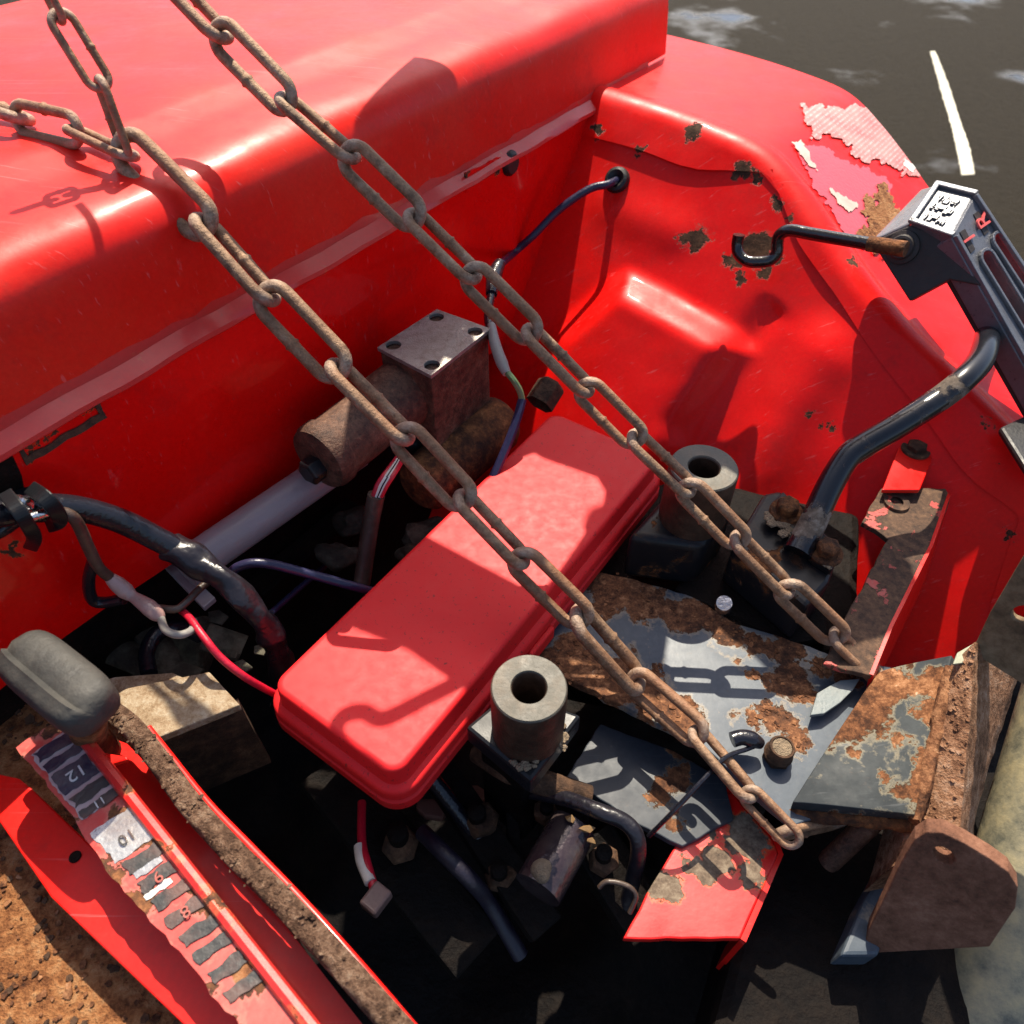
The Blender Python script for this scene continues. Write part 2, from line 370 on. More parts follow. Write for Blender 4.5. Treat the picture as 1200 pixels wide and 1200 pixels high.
M_olive = rust('dusty_casting', [(0.25, (.014, .010, .007)), (.45, (.05, .042, .028)), (.6, (.11, .10, .07)), (.78, (.17, .15, .10))], 26, .75, .004, .3)
M_olivetube = rust('olive_pipe', [(0.25, (.03, .03, .024)), (.42, (.10, .10, .075)), (.55, (.22, .20, .13)), (.7, (.33, .28, .16))], 22, .5, .0012, .5)
M_leaf = plain('dry_leaf', (.28, .16, .06), .7, var=.5)
M_grit = plain('caked_grit', (.30, .22, .14), .9, var=.5, nsc=200, bump=.004)
M_shade = plain('black_shade_panel', (.015, .015, .016), .5)
def ground_mat():
    k = NT('wet_yard'); n1 = k.noise(1.0, 5, .55); n2 = k.noise(30, 8, .7)
    pud = k.rng(n1, .58, .68)
    c = k.mix(n2, (.010, .008, .005), (.036, .028, .017)); c = k.mix(pud, c, (.006, .005, .004))
    return k.set(col=c, rough=k.math('SUBTRACT', .75, k.math('MULTIPLY', pud, .70)), normal=k.bump(k.math('MULTIPLY', n2, k.math('SUBTRACT', 1.05, pud)), .02), spec=k.math('ADD', .08, k.math('MULTIPLY', pud, .4)))
M_ground = ground_mat()

# ------------------------------------------------------------------ setting: the yard
bm = bmesh.new(); q = 60
vs = [bm.verts.new((x, y, -1.05)) for x, y in ((-q, -q), (q, -q), (q, q), (-q, q))]; bm.faces.new(vs)
setp(mk('ground', bm, M_ground, at=Vector((0, 0, -1.05)), smooth=False), kind='structure')
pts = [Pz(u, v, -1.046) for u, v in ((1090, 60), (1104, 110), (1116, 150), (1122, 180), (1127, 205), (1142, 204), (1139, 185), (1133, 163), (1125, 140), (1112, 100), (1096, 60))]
mk('light_streak', plate_bm(rough_loop(pts, .03, .006), .003), plain('light_streak_colour', (.62, .58, .45), .6, var=.2, dust=.35, dcol=(.08, .06, .04), nsc=12), label='pale streak of light laid as colour on the dark wet yard beyond the fender', cat='light streak')  # pale strip standing in for a streak of light on the ground

# ------------------------------------------------------------------ hood
hood = thing('hood', AB(.3, -.7, .27), 'sunlit orange-red sheet-metal hood with rounded shoulder, under the left chain', 'hood')
A0, A1 = -.7, 1.06
prof = [(-1.06, .05), (-1.055, .22), (-1.03, .272), (-.98, .287), (-.70, .287), (-.64, .287), (-.605, .2862), (-.588, .2835), (-.566, .2797), (-.545, .278), (-.522, .275), (-.507, .269), (-.4975, .259), (-.493, .247), (-.490, .225), (-.4868, .186)]
prof = [(p.x, p.y) for p in catmull([(b, z, 0) for b, z in prof], 4)]
bm = bmesh.new(); NA = 90
rows = [[bm.verts.new(AB(A0 + (A1 - A0) * i / NA, b, z + .0025 * mnoise.noise(Vector((i * .23, b * 9, z * 9))))) for b, z in prof] for i in range(NA + 1)]
for r0, r1 in zip(rows, rows[1:]):
    for j in range(len(prof) - 1): bm.faces.new((r0[j], r0[j + 1], r1[j + 1], r1[j]))
mk('hood_skin', bm, M_hood, hood, solid=0)
lp = [(-.4875, .190), (-.4855, .1815), (-.4785, .1775), (-.4735, .1745), (-.4725, .171), (-.474, .1695), (-.482, .1705)]
bm = bmesh.new()
rows = [[bm.verts.new(AB(A0 + (A1 - .05 - A0) * i / NA, b + .0012 * mnoise.noise(Vector((i * .6, j * .2, 5))), z + .0015 * mnoise.noise(Vector((i * .37, 0, 3))))) for j, (b, z) in enumerate(lp)] for i in range(NA + 1)]
for r0, r1 in zip(rows, rows[1:]):
    for j in range(len(lp) - 1): bm.faces.new((r0[j], r0[j + 1], r1[j + 1], r1[j]))
mk('flange', bm, M_lip, hood)

# inner wall below the hood
wall = thing('inner_panel', AB(.3, BW, .08), 'glossy red upright inner panel below the hood lip, beside the valve block', 'body panel')
low = [Pb(u, v, BW) for u, v in ((-160, 940), (75, 747), (120, 715), (200, 662), (345, 560), (480, 470), (600, 400), (640, 372))]
top = [AB(1.0, BW, .172), AB(A0, BW, .172)]
pts = low + top
mk('wall_sheet', plate_bm([pts[-1]] + pts[:-1], .005, BX), M_wall, wall, smooth=False)
lathe_p = Pb(597, 191, BW)
mk('rubber_plug', lathe_bm(lathe_p, BX, [(0, .006), (.010, .006), (.013, .003), (.0135, 0)], 24), M_rubberblk, wall)
for u0, v0, u1, v1 in ((22, 532, 118, 476), (545, 214, 586, 195)):       # pressed slot marks with lifted, rust-bitten edges
    a, b = Pb(u0, v0, BW), Pb(u1, v1, BW); d = (b - a); n = ZX * .010
    lo = [a - n, b - n, b + n, a + n]; li = [a - n * .45 + d * .06, b - n * .45 - d * .06, b + n * .45 - d * .06, a + n * .45 + d * .06]
    mk('slot_rim', plate_bm([p + BX * .0012 for p in rough_loop(lo, .006, .0015, u0)], .0022, BX, [[p + BX * .0012 for p in rough_loop(li, .006, .0015, u1)]]), M_redrust if u0 < 100 else M_wall, wall, smooth=False)
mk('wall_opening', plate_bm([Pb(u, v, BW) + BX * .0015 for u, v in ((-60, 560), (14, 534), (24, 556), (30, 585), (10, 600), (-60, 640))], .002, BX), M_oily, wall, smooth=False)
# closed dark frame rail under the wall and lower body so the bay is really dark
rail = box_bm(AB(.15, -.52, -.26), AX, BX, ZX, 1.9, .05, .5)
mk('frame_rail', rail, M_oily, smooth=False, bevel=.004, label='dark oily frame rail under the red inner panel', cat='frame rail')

# ------------------------------------------------------------------ fender
fender = thing('fender', AB(.78, -.1, .05), 'big glossy red rear fender with rust-bitten seam and pressed bulge', 'fender')
def segdist(p, a, b):
    ax, ay = b[0] - a[0], b[1] - a[1]; t = max(0, min(1, ((p[0] - a[0]) * ax + (p[1] - a[1]) * ay) / (ax * ax + ay * ay)))
    return math.hypot(p[0] - a[0] - ax * t, p[1] - a[1] - ay * t), t
def inside(p, poly):
    c = False
    for i in range(len(poly)):
        (x1, y1), (x2, y2) = poly[i - 1], poly[i]
        if (y1 > p[1]) != (y2 > p[1]) and p[0] < (x2 - x1) * (p[1] - y1) / (y2 - y1) + x1: c = not c
    return c
def sstep(x): x = max(0, min(1, x)); return x * x * (3 - 2 * x)
bulge = [(716, 332), (738, 322), (866, 392), (880, 412), (845, 470), (790, 560), (640, 640), (560, 560), (652, 388)]
ridge_px = [(520, 40), (640, 72), (760, 106), (850, 138), (905, 165), (945, 208), (985, 262), (1030, 326), (1087, 392), (1160, 462), (1240, 548), (1312, 650), (1345, 800)]
seam_px = [(640, 148), (694, 161), (750, 176), (808, 197), (857, 200), (896, 204), (910, 222), (920, 246), (934, 282), (966, 328), (982, 350), (1023, 413), (1070, 472), (1090, 498), (1133, 557), (1180, 593), (1193, 613), (1167, 663), (1160, 713), (1158, 780)]
def fheight(u, v):
    p = (u, v); dmin = min(segdist(p, bulge[i - 1], bulge[i])[0] for i in range(len(bulge)))
    sd = dmin if inside(p, bulge) else -dmin
    h = .032 * sstep((sd + 12) / 50)
    d, t = segdist(p, (912, 352), (800, 500)); h -= .006 * math.exp(-(d / 17) ** 2) * sstep((t + .02) * 9)
    d, t = segdist(p, (960, 420), (860, 590)); h += .010 * math.exp(-(d / 38) ** 2)
    d, t = segdist(p, (715, 240), (790, 270)); h += .0035 * math.exp(-(d / 26) ** 2)
    h += .002 * mnoise.noise(Vector((u / 140, v / 140, 2)))
    return h
bm = bmesh.new(); U = list(range(480, 1276, 6)); V = list(range(60, 830, 6)); vg = {}
seam_poly = seam_px + [(1150, 900), (400, 900), (400, 100)]
for u in U:
    for v in V:
        if inside((u, v), seam_poly) or min(segdist((u, v), seam_px[k - 1], seam_px[k])[0] for k in range(1, len(seam_px))) < 12:
            p = Pf(u, v, 0); vg[u, v] = bm.verts.new(p + FN * fheight(u, v))
for u in U[:-1]:
    for v in V[:-1]:
        q = [(u, v), (u + 6, v), (u + 6, v + 6), (u, v + 6)]
        if all(k in vg for k in q): bm.faces.new([vg[k] for k in q])
bmesh.ops.delete(bm, geom=[v for v in bm.verts if not v.link_faces], context='VERTS')
inner_edge_off = -.004
for v in bm.verts: v.co -= FN * .0016
mk('inner_skin', bm, M_fender, fender)
# outer ring: from the seam edge over the rounded shoulder and back over the wheel
NR = 150
def resample(px, n):
    c = catmull([(u, v, 0) for u, v in px], 12); L = [0]
    for a, b in zip(c, c[1:]): L.append(L[-1] + (b - a).length)
    out = []
    for i in range(n + 1):
        s = L[-1] * i / n; out.append((float(np.interp(s, L, [p.x for p in c])), float(np.interp(s, L, [p.y for p in c]))))
    return out
rid = [Pf(u, v) for u, v in resample(ridge_px, NR)]
rp = resample(ridge_px, NR); smp = resample(seam_px, NR * 4)
def seam_match(i):
    u, v = rp[i]; q = min(smp, key=lambda s: (s[0] - u) ** 2 + (s[1] - v) ** 2); return q
ring = []
prev_q = None
for i in range(NR + 1):
    tg = (rid[min(i + 1, NR)] - rid[max(i - 1, 0)]).normalized()
    o = FN.cross(tg).normalized()
    if o.dot(rid[i] - AB(.72, -.1, -.35)) < 0: o = -o
    su, sv = seam_match(i); sm = Pf(su, sv)
    # inner margin point must lie between seam and ridge
    r = .030; back = (AX - ZX * .06 + o * .06).normalized()
    row = []
    base = rid[i] - o * r
    L = (base - sm)
    for f in (0, .03, .2, .4, .6, .8, 1.0): row.append(sm + L * f + FN * .0008)
    f0 = rid[i] - o * r + FN * .0008
    for kk in range(1, 9):
        ang = kk / 8 * math.pi / 2
        row.append(f0 + o * (r * math.sin(ang)) + (-FN) * (r * (1 - math.cos(ang))) * 1.0)
    e = row[-1]
    for s in (.01, .03, .06, .10, .14, .18, .22, .25): row.append(e + back * s)
    ring.append(row)
bm = bmesh.new(); rv = [[bm.verts.new(p) for p in row] for row in ring]
for a, b in zip(rv, rv[1:]):
    for j in range(len(a) - 1): bm.faces.new((a[j], a[j + 1], b[j + 1], b[j]))
mk('outer_skin', bm, M_fender, fender, angle=60)
# rolled edge of the seam
bm = tube_bm([row[0] - FN * .0015 for row in ring][6:], .0019, 6)
mk('seam_edge', bm, M_rust_d, fender)
# grommet
g = Pf(723, 211, .000)
mk('grommet', lathe_bm(g, FN, [(.004, .001), (.007, .004), (.0105, .0065), (.014, .005), (.0155, .001), (.0155, -.004)], 28), M_rubberblk, fender)
# torn stickers on the outer fender
def ringpt(i, s, lift):
    i0 = int(max(0, min(NR - 1, i))); f = i - i0; j = max(0, min(len(ring[0]) - 2, int(s))); g_ = s - j
    a = ring[i0][j].lerp(ring[i0 + 1][j], f); b = ring[i0][j + 1].lerp(ring[i0 + 1][j + 1], f)
    p = a.lerp(b, g_); d1 = ring[i0 + 1][j] - ring[i0][j]; d2 = ring[i0][j + 1] - ring[i0][j]
    n = d1.cross(d2).normalized()
    if n.z < 0: n = -n
    return p + n * lift
def px_of(p):
    d = p - CAM; zc = d.dot(Vector((0, cp, -sp))); return 600 + FPX * d.x / zc, 600 - FPX * d.dot(Vector((0, sp, cp))) / zc
def sticker(name, poly, mat, lift, seed, amp=9, label=None):
    """grid over the outer fender; only cells inside the torn outline are kept"""
    bm = bmesh.new(); uvl = bm.loops.layers.uv.new('UVMap'); vd = {}
    i0, i1, di = 34.0, 84.0, .2; ni = int((i1 - i0) / di); s0, s1 = 14.0, 21.9; ns = 110
    bx = (min(q[0] for q in poly) - 20, max(q[0] for q in poly) + 20, min(q[1] for q in poly) - 20, max(q[1] for q in poly) + 20)
    P = {}
    for a in range(ni + 1):
        for b in range(ns + 1):
            P[a, b] = ringpt(i0 + a * di, s0 + (s1 - s0) * b / ns, lift)
    for a in range(ni):
        for b in range(ns):
            c = (P[a, b] + P[a + 1, b + 1]) / 2; u, v = px_of(c)
            if not (bx[0] < u < bx[1] and bx[2] < v < bx[3]): continue
            nz = mnoise.noise(Vector((u / 14, v / 14, seed))) * amp + mnoise.noise(Vector((u / 5, v / 5, seed + 4))) * amp * .5
            d = min(segdist((u, v), poly[k - 1], poly[k])[0] for k in range(len(poly)))
            if not inside((u, v), poly): d = -d
            if d + nz > amp * .45:
                f = bm.faces.new([vd.setdefault(k, bm.verts.new(P[k])) if k not in vd else vd[k] for k in ((a, b), (a + 1, b), (a + 1, b + 1), (a, b + 1))])
                for lo, k in zip(f.loops, ((a, b), (a + 1, b), (a + 1, b + 1), (a, b + 1))): lo[uvl].uv = (k[1] / ns, k[0] / ni)
    if not bm.faces: bm.free(); return
    mk(name, bm, mat, fender, label=label)
def sticker_mat():
    k = NT('faded_sticker'); uv = k.n('ShaderNodeUVMap'); sx = k.n('ShaderNodeSeparateXYZ'); k.l(uv.outputs[0], sx.inputs[0])
    row = k.math('SINE', k.math('MULTIPLY', sx.outputs[1], 420)); line = k.rng(row, .15, .35)
    mp = k.n('ShaderNodeMapping'); mp.inputs['Scale'].default_value = (130, 67, 1); k.l(uv.outputs[0], mp.inputs[0])
    nn = k.noise(1.0, 3, .8, vec=mp.outputs[0]); txt = k.math('MULTIPLY', line, k.rng(nn, .47, .53))
    wear = k.noise(35, 5); c = k.mix(k.rng(wear, .35, .65), (.62, .14, .13), (.60, .25, .22)); c = k.mix(k.math('MULTIPLY', txt, .5), c, (.80, .62, .58))
    return k.set(col=c, rough=.45)
M_stick = sticker_mat()
sticker('warning_sticker', [(935, 120), (1040, 120), (1092, 198), (1085, 212), (1055, 205), (1030, 190), (1005, 195), (985, 165), (950, 160)], M_stick, .0015, 3, label='torn faded warning sticker with rows of pale print')
M_pink = plain('pink_sticker_glue', (.66, .075, .10), .35, var=.15)
sticker('sticker_residue', [(925, 170), (955, 165), (990, 185), (1040, 205), (1050, 240), (1020, 260), (1025, 300), (1000, 290), (965, 240)], M_pink, .0009, 9, 7)
M_paper = plain('peeled_paper', (.72, .45, .38), .6, var=.3)
sticker('sticker_scrap', [(925, 166), (940, 162), (960, 200), (962, 204), (948, 196)], M_paper, .002, 11, 4)
sticker('sticker_scrap', [(968, 216), (1000, 234), (1008, 240), (995, 250), (975, 232)], M_paper, .002, 14, 4)
sticker('sticker_scrap', [(1060, 184), (1074, 196), (1070, 202), (1057, 194)], M_white, .002, 14, 2)
sticker('rust_scab', [(1010, 240), (1035, 205), (1048, 225), (1060, 250), (1052, 300), (1018, 300), (1000, 275)], M_rust_sheet, .0022, 17, 14)

# ------------------------------------------------------------------ toolbox
tb = thing('toolbox', AB(.33, -.252, -.16), 'long red plastic toolbox with closed stepped lid, in the middle of the bay', 'toolbox')
ba0, ba1, bb0, bb1 = .126, .530, -.319, -.186
def rrect(inset, z, rad=.017, n=8):
    a0, a1, b0, b1 = ba0 + inset, ba1 - inset, bb0 + inset, bb1 - inset; r = max(.003, rad - inset)
    out = []
    for ca, cb, st in ((a1 - r, b1 - r, 0), (a0 + r, b1 - r, 90), (a0 + r, b0 + r, 180), (a1 - r, b0 + r, 270)):
        for k in range(n + 1):
            an = R(st + 90 * k / n); out.append(AB(ca + r * math.cos(an), cb + r * math.sin(an), z))
    return out
def stack(profile, capt=True, capb=True):
    bm = bmesh.new(); rings = [[bm.verts.new(p) for p in rrect(i, z)] for i, z in profile]
    for a, b in zip(rings, rings[1:]):
        for k in range(len(a)): bm.faces.new((a[k], a[(k + 1) % len(a)], b[(k + 1) % len(a)], b[k]))
    if capt: bm.faces.new(rings[0])
    if capb: bm.faces.new(rings[-1][::-1])
    return bm
mk('lid', stack([(.05, .0), (.03, .0), (.0092, .0), (.0084, .0), (.0076, -.0001), (.0060, -.0005), (.0047, -.0014), (.0040, -.0027), (.0036, -.0045), (.0026, -.0175), (.0022, -.0195), (-.0018, -.0205), (-.0036, -.0222), (-.0042, -.0245), (-.0045, -.031), (-.0030, -.0325), (-.0030, -.034), (-.0052, -.0355), (-.0056, -.045), (-.004, -.048), (.001, -.049)]), M_box, tb)
mk('lower_box', stack([(.012, -.0470), (.018, -.052), (.026, -.060), (.032, -.15), (.036, -.158)]), M_box, tb)
for u, v in ((667, 690), (578, 804)):
    p = Pz(u, v, -.03); 
mk('lid_latch', box_bm(AB(.30, bb1 + .006, -.040), AX, BX, ZX, .035, .006, .016), M_box, tb, bevel=.002)

# ------------------------------------------------------------------ chains
def chain_t(px, p_ref, t_ref):
    (u0, v0), (u1, v1) = p_ref; L = math.hypot(u1 - u0, v1 - v0)
    return [1 / ((1 / t_ref[0]) + ((1 / t_ref[1]) - (1 / t_ref[0])) * (((u - u0) * (u1 - u0) + (v - v0) * (v1 - v0)) / L / L)) for u, v in px]
WIRE = .0690           # wire radius / pitch
def link_mesh(seed):
    # stadium centreline: pitch 1 between contact points, wire radius WIRE
    r = WIRE; half = .5 + r; wd = .182; path = []      # half: centreline half length, wd: centreline half width
    st = half - wd
    for k in range(13):
        an = -math.pi / 2 + math.pi * k / 12; path.append(Vector((st + wd * math.cos(an), wd * math.sin(an), 0)))
    path += [Vector((st * f, wd, 0)) for f in (.6, .2, .07, .0, -.07, -.2, -.6)]
    for k in range(13):
        an = math.pi / 2 + math.pi * k / 12; path.append(Vector((-st + wd * math.cos(an), wd * math.sin(an), 0)))
    path += [Vector((st * f, -wd, 0)) for f in (-.5, 0, .5)]
    bm = bmesh.new(); seg = 12; rings = []; n = len(path)
    for i, p in enumerate(path):
        d = (path[(i + 1) % n] - path[i - 1]).normalized(); x = Vector((0, 0, 1)); y = d.cross(x)
        rr = r * (1 + .05 * mnoise.noise(p * 5 + Vector((seed, 0, 0))))
        if abs(p.y - wd) < 1e-6 and abs(p.x) < st * .01: rr = r * 1.28
        elif abs(p.y - wd) < 1e-6 and abs(p.x) < st * .1: rr = r * 1.03
        rings.append([bm.verts.new(p + (x * math.cos(2 * math.pi * k / seg) + y * math.sin(2 * math.pi * k / seg)) * rr * (1 + .04 * mnoise.noise(p * 11 + Vector((k, seed * 5, 0))))) for k in range(seg)])
    for i in range(n):
        a, b = rings[i], rings[(i + 1) % n]
        for k in range(seg): bm.faces.new((a[k], a[(k + 1) % seg], b[(k + 1) % seg], b[k]))
    bmesh.ops.recalc_face_normals(bm, faces=bm.faces)
    me = bpy.data.meshes.new('link'); bm.to_mesh(me); bm.free(); me.materials.append(M_chain)
    me.polygons.foreach_set('use_smooth', [True] * len(me.polygons)); return me
LINKS = [link_mesh(k) for k in range(4)]
def put_link(parent, a, b, phi):
    a, b = Vector(a), Vector(b); d = b - a; x = d.normalized(); view = ((a + b) / 2 - CAM).normalized()
    z0 = (view - x * view.dot(x)).normalized(); y0 = z0.cross(x)
    y = y0 * math.cos(phi) + z0 * math.sin(phi); z = x.cross(y)
    o = bpy.data.objects.new('link', random.choice(LINKS)); col.objects.link(o); o.parent = parent
    s = d.length * S; m = Matrix((x, y, z)).transposed().to_4x4() @ Matrix.Diagonal((s, s * random.uniform(.97, 1.03), s, 1))
    m.translation = ((a + b) / 2 - WORLD[parent]) * S
    o.matrix_local = m
def chain(px, ref, tref, label, phis, last=()):
    ts = chain_t(px, ref, tref); P = [Pt(u, v, t) for (u, v), t in zip(px, ts)]
    for k, z in enumerate(last): P[len(P) - len(last) + k] = Pz(*px[len(P) - len(last) + k], z)
    c = thing('chain', P[len(P) // 2], label, 'chain', 'rusty chains across the bay')
    for i in range(len(P) - 1): put_link(c, P[i], P[i + 1], R(phis[i % len(phis)] + random.uniform(-5, 5)))
    return c, P
lj = [(147, 172), (238, 262), (314, 347), (395, 432), (473, 510), (543, 585), (610, 655), (680, 724), (745, 797), (817, 860), (877, 930), (930, 985)]
c1, PL = chain(lj, ((147, 172), (930, 985)), (.528, .60), 'rusty long-link chain crossing the middle of the toolbox, nearer of the two', [28, 118, 26, 116, 30, 122, 35, 125, 30, 120, 28], (ZP + .024, ZP + .022, ZP + .014, ZP + .006))
up = [(147, 178), (118, 98), (70, 20), (30, -60), (-15, -140)]
PU = [Pt(u, v, t) for (u, v), t in zip(up, (.528, .505, .485, .465, .445))]
for i in range(len(PU) - 1): put_link(c1, PU[i], PU[i + 1], R([105, 20][i % 2]))
lf = [(150, 182), (88, 153), (22, 138), (-46, 110)]
PLf = [Pt(u, v, t) for (u, v), t in zip(lf, (.530, .538, .552, .565))]
for i in range(3): put_link(c1, PLf[i], PLf[i + 1], R([75, -10, 80][i]))
put_link(c1, Pz(918, 976, ZP - .012), Pz(985, 962, ZP - .03), R(80))
rj = [(335, 118), (410, 182), (485, 255), (553, 322), (622, 390), (686, 455), (745, 514), (806, 572), (865, 633), (922, 690), (980, 746), (1030, 795)]
rj = [(258, 40), (182, -40)][::-1] + rj
c2, PR = chain(rj, ((410, 182), (1030, 795)), (.537, .62), 'rusty chain nearer the fender, crossing only the far right corner of the toolbox', [118, 28, 118, 26, 116, 28, 118, 30, 124, 32, 122, 30, 120, 28])

# ------------------------------------------------------------------ hydraulic valve
ZV = .09
vb = thing('valve_block', Pz(508, 401, .0), 'rusty square hydraulic valve with grey cover plate and side barrel', 'hydraulic valve')
cpx = [(442, 407), (512, 362), (575, 385), (505, 440)]; cpt = [Pz(u, v, ZV) for u, v in cpx]
cc = sum(cpt, Vector()) / 4
hl = [cc + (p - cc) * .72 for p in cpt]
mk('cover_plate', plate_bm(cpt, .004, ZX, [circle(p, ZX, .0075, 18) for p in hl]), M_cover, vb, smooth=False, bevel=.0006)
for p in hl:
    mk('screw_hole', lathe_bm(p - ZX * .0042, ZX, [(0, -.012), (.0072, -.012), (.0078, 0)], 18), M_oily, vb)
body = [cc + (p - cc) * .965 - ZX * .0045 for p in cpt]
mk('block_body', plate_bm(body, .16, ZX), M_valve, vb, smooth=False, bevel=.002)
dt = text_bm('', cc, AX, -BX, .01)
dt.free()
ax0 = AB(.412, -.4226, .045)
mk('spool_barrel', lathe_bm(ax0 + AX * .012, -AX, [(.034, 0), (.0335, .03), (.031, .036), (.0305, .105), (.0325, .108), (.0325, .118), (.030, .124), (.024, .126), (0, .126)], 36), M_valve, vb)
hexbolt('barrel_plug', ax0 - AX * .112 - ZX * .006, -AX, .013, .016, M_blackrust, vb, False)
e0 = Pz(600, 478, -.01); 
s0_, s1_ = Pz(497, 566, -.03), Pz(592, 486, -.03)
dd = (s1_ - s0_).normalized()
mk('lower_barrel', lathe_bm(s0_ - dd * .01, dd, [(0, 0), (.024, 0), (.030, .006), (.030, .05), (.033, .055), (.033, (s1_ - s0_).length - .01), (.028, (s1_ - s0_).length), (.02, (s1_ - s0_).length + .004), (0, (s1_ - s0_).length + .004)], 32), M_rust, vb)
hexbolt('pipe_union', Pz(632, 474, -.02), (AX + ZX * .5), .017, .03, M_rust_d, vb, False)
hexbolt('pipe_union', Pz(468, 520, -.02), (BX * .6 + ZX * .8), .018, .03, M_black, vb, False)
# flat painted pipe under the barrel
p0, p1 = Pz(372, 560, -.0), Pz(215, 668, -.0)
mk('oil_pipe', tube_bm([p0 + (p0 - p1).normalized() * .05, p0, p1 ], .0175, 20), M_tubegrey, label='straight dull grey pipe along the foot of the inner panel', cat='pipe')
mk('mounting_strip', plate_bm([Pz(u, v, -.02) for u, v in ((192, 664), (205, 656), (252, 700), (238, 712))], .006), M_tubegrey, smooth=False, bevel=.001, label='small grey flat strip at the left end of the pipe', cat='bracket')

# ------------------------------------------------------------------ cables
def PX(u, v, z): return Pb(u, v, z) if z < -.35 else Pz(u, v, z)
def wire(name, px, r, mat, label, cat='wire', seg=10, n=8, parent=None, rr=None):
    pts = catmull([PX(u, v, z) for u, v, z in px], n)
    return mk(name, tube_bm(pts, rr or r, seg), mat, parent, label=None if parent else label, cat=None if parent else cat)
lm = thing('wiring_loom', Pz(200, 640, .0), 'thick black taped wiring loom arching from the clamp into the bay', 'wiring loom')
wire('loom_sleeve', [(-60, 612, -.462), (0, 602, -.460), (45, 594, -.458), (90, 596, -.452), (140, 610, -.442), (185, 632, -.428), (215, 648, -.416)], .0092, M_cable, '', parent=lm, seg=14)
bm = tube_bm(catmull([Pz(u, v, z) for u, v, z in ((200, 640, .067), (228, 655, .06), (258, 676, .05), (285, 700, .035), (308, 728, .01), (322, 752, -.02), (330, 785, -.06), (330, 830, -.12))], 14), .0105, 16)
for v in bm.verts:
    q = v.co * 60; v.co += Vector((mnoise.noise(q), mnoise.noise(q + Vector((7, 0, 0))), mnoise.noise(q + Vector((0, 9, 0))))) * .0035
mk('taped_sleeve', bm, M_tape, lm)
wire('second_cable', [(-60, 650, -.466), (0, 622, -.463), (25, 606, -.455), (50, 604, -.455)], .005, M_cable, '', parent=lm)
cl = thing('cable_clamp', Pb(45, 600, -.46), 'black folded metal cable clamp with shiny screw on the inner panel', 'clamp')
def ribbon(px, wdt, th, mat, nm, par):
    pts = catmull([PX(u, v, z) for u, v, z in px], 8); bm = bmesh.new(); rows = []
    for i, p in enumerate(pts):
        d = (pts[min(i + 1, len(pts) - 1)] - pts[max(i - 1, 0)]).normalized(); view = (p - CAM).normalized(); s_ = d.cross(view).normalized(); n_ = s_.cross(d)
        rows.append([bm.verts.new(p + s_ * wdt * x + n_ * th * y) for x, y in ((-.5, -.5), (.5, -.5), (.5, .5), (-.5, .5))])
    for a, b in zip(rows, rows[1:]):
        for k in range(4): bm.faces.new((a[k], a[(k + 1) % 4], b[(k + 1) % 4], b[k]))
    bm.faces.new(rows[0][::-1]); bm.faces.new(rows[-1]); return mk(nm, bm, mat, par, smooth=False, bevel=.001)
ribbon([(6, 578, -.458), (20, 596, -.440), (32, 614, -.436), (40, 630, -.445), (36, 642, -.462)], .009, .004, M_black, 'clamp_leg', cl)
ribbon([(36, 572, -.458), (52, 583, -.438), (66, 599, -.434), (69, 611, -.442), (57, 616, -.456)], .010, .004, M_black, 'clamp_leg', cl)
mk('clamp_bridge', plate_bm([Pz(u, v, .142) for u, v in ((2, 576), (42, 567), (54, 580), (30, 590), (12, 592))], .006), M_black, cl, smooth=False, bevel=.0015)
mk('clamp_screw', lathe_bm(Pb(34, 596, -.45), (ZX - AX * .5), [(.004, 0), (.006, .002), (.006, .010), (.005, .012), (0, .013)], 18), M_steel, cl)
mk('clamp_pin', tube_bm([Pb(34, 607, -.438), Pb(54, 601, -.438)], .0032, 10), M_steel, cl)
bw = thing('spliced_wire', Pb(120, 660, -.448), 'thin brown wire hanging from the clamp to clear crimp connectors', 'wire')
wire('wire_run', [(60, 600, -.445), (78, 602, -.44), (90, 612, -.438), (103, 640, -.44), (115, 664, -.445), (128, 676, -.448)], .0042, M_brownw, '', parent=bw)
wire('wire_loop', [(110, 655, -.447), (104, 680, -.455), (108, 702, -.46), (122, 706, -.455), (145, 702, -.44)], .0045, M_cable, '', parent=bw)
pts = catmull([PX(u, v, z) for u, v, z in ((128, 676, -.448), (150, 695, .042), (172, 710, .038), (190, 725, .034))], 8)
mk('crimp_sleeve', tube_bm(pts, [.004, .006, .0065, .0042, .0055, .0064, .006, .003], 12), M_clear, bw)
wire('ring_loop', [(188, 722, .034), (194, 738, .036), (210, 744, .036), (225, 738, .03), (227, 728, .02)], .003, M_greyw, '', parent=bw)
wire('lead', [(182, 712, .03), (205, 714, .03), (218, 706, .03), (236, 688, .03), (262, 668, .03)], .003, M_brownw, '', parent=bw)
wire('red_wire', [(212, 715, .02), (222, 724, .03), (240, 748, .03), (258, 770, .02), (285, 792, .005), (312, 808, -.02), (335, 820, -.05)], .0029, M_redw, 'bright red wire running to the near left corner of the toolbox')
wire('navy_wire', [(262, 680, .02), (280, 664, .03), (310, 660, .03), (360, 672, .01), (410, 686, -.01), (440, 694, -.03)], .0040, M_blue, 'navy blue wire curving behind the taped loom toward the toolbox')
wire('navy_wire', [(318, 718, -.05), (350, 690, -.08), (385, 660, -.10)], .0030, M_blue, 'thin straight navy wire deep in the dark below the grey pipe')
fw = thing('fender_wire', Pf(660, 240, .02), 'dark wire from the fender grommet to the taped joint', 'wire')
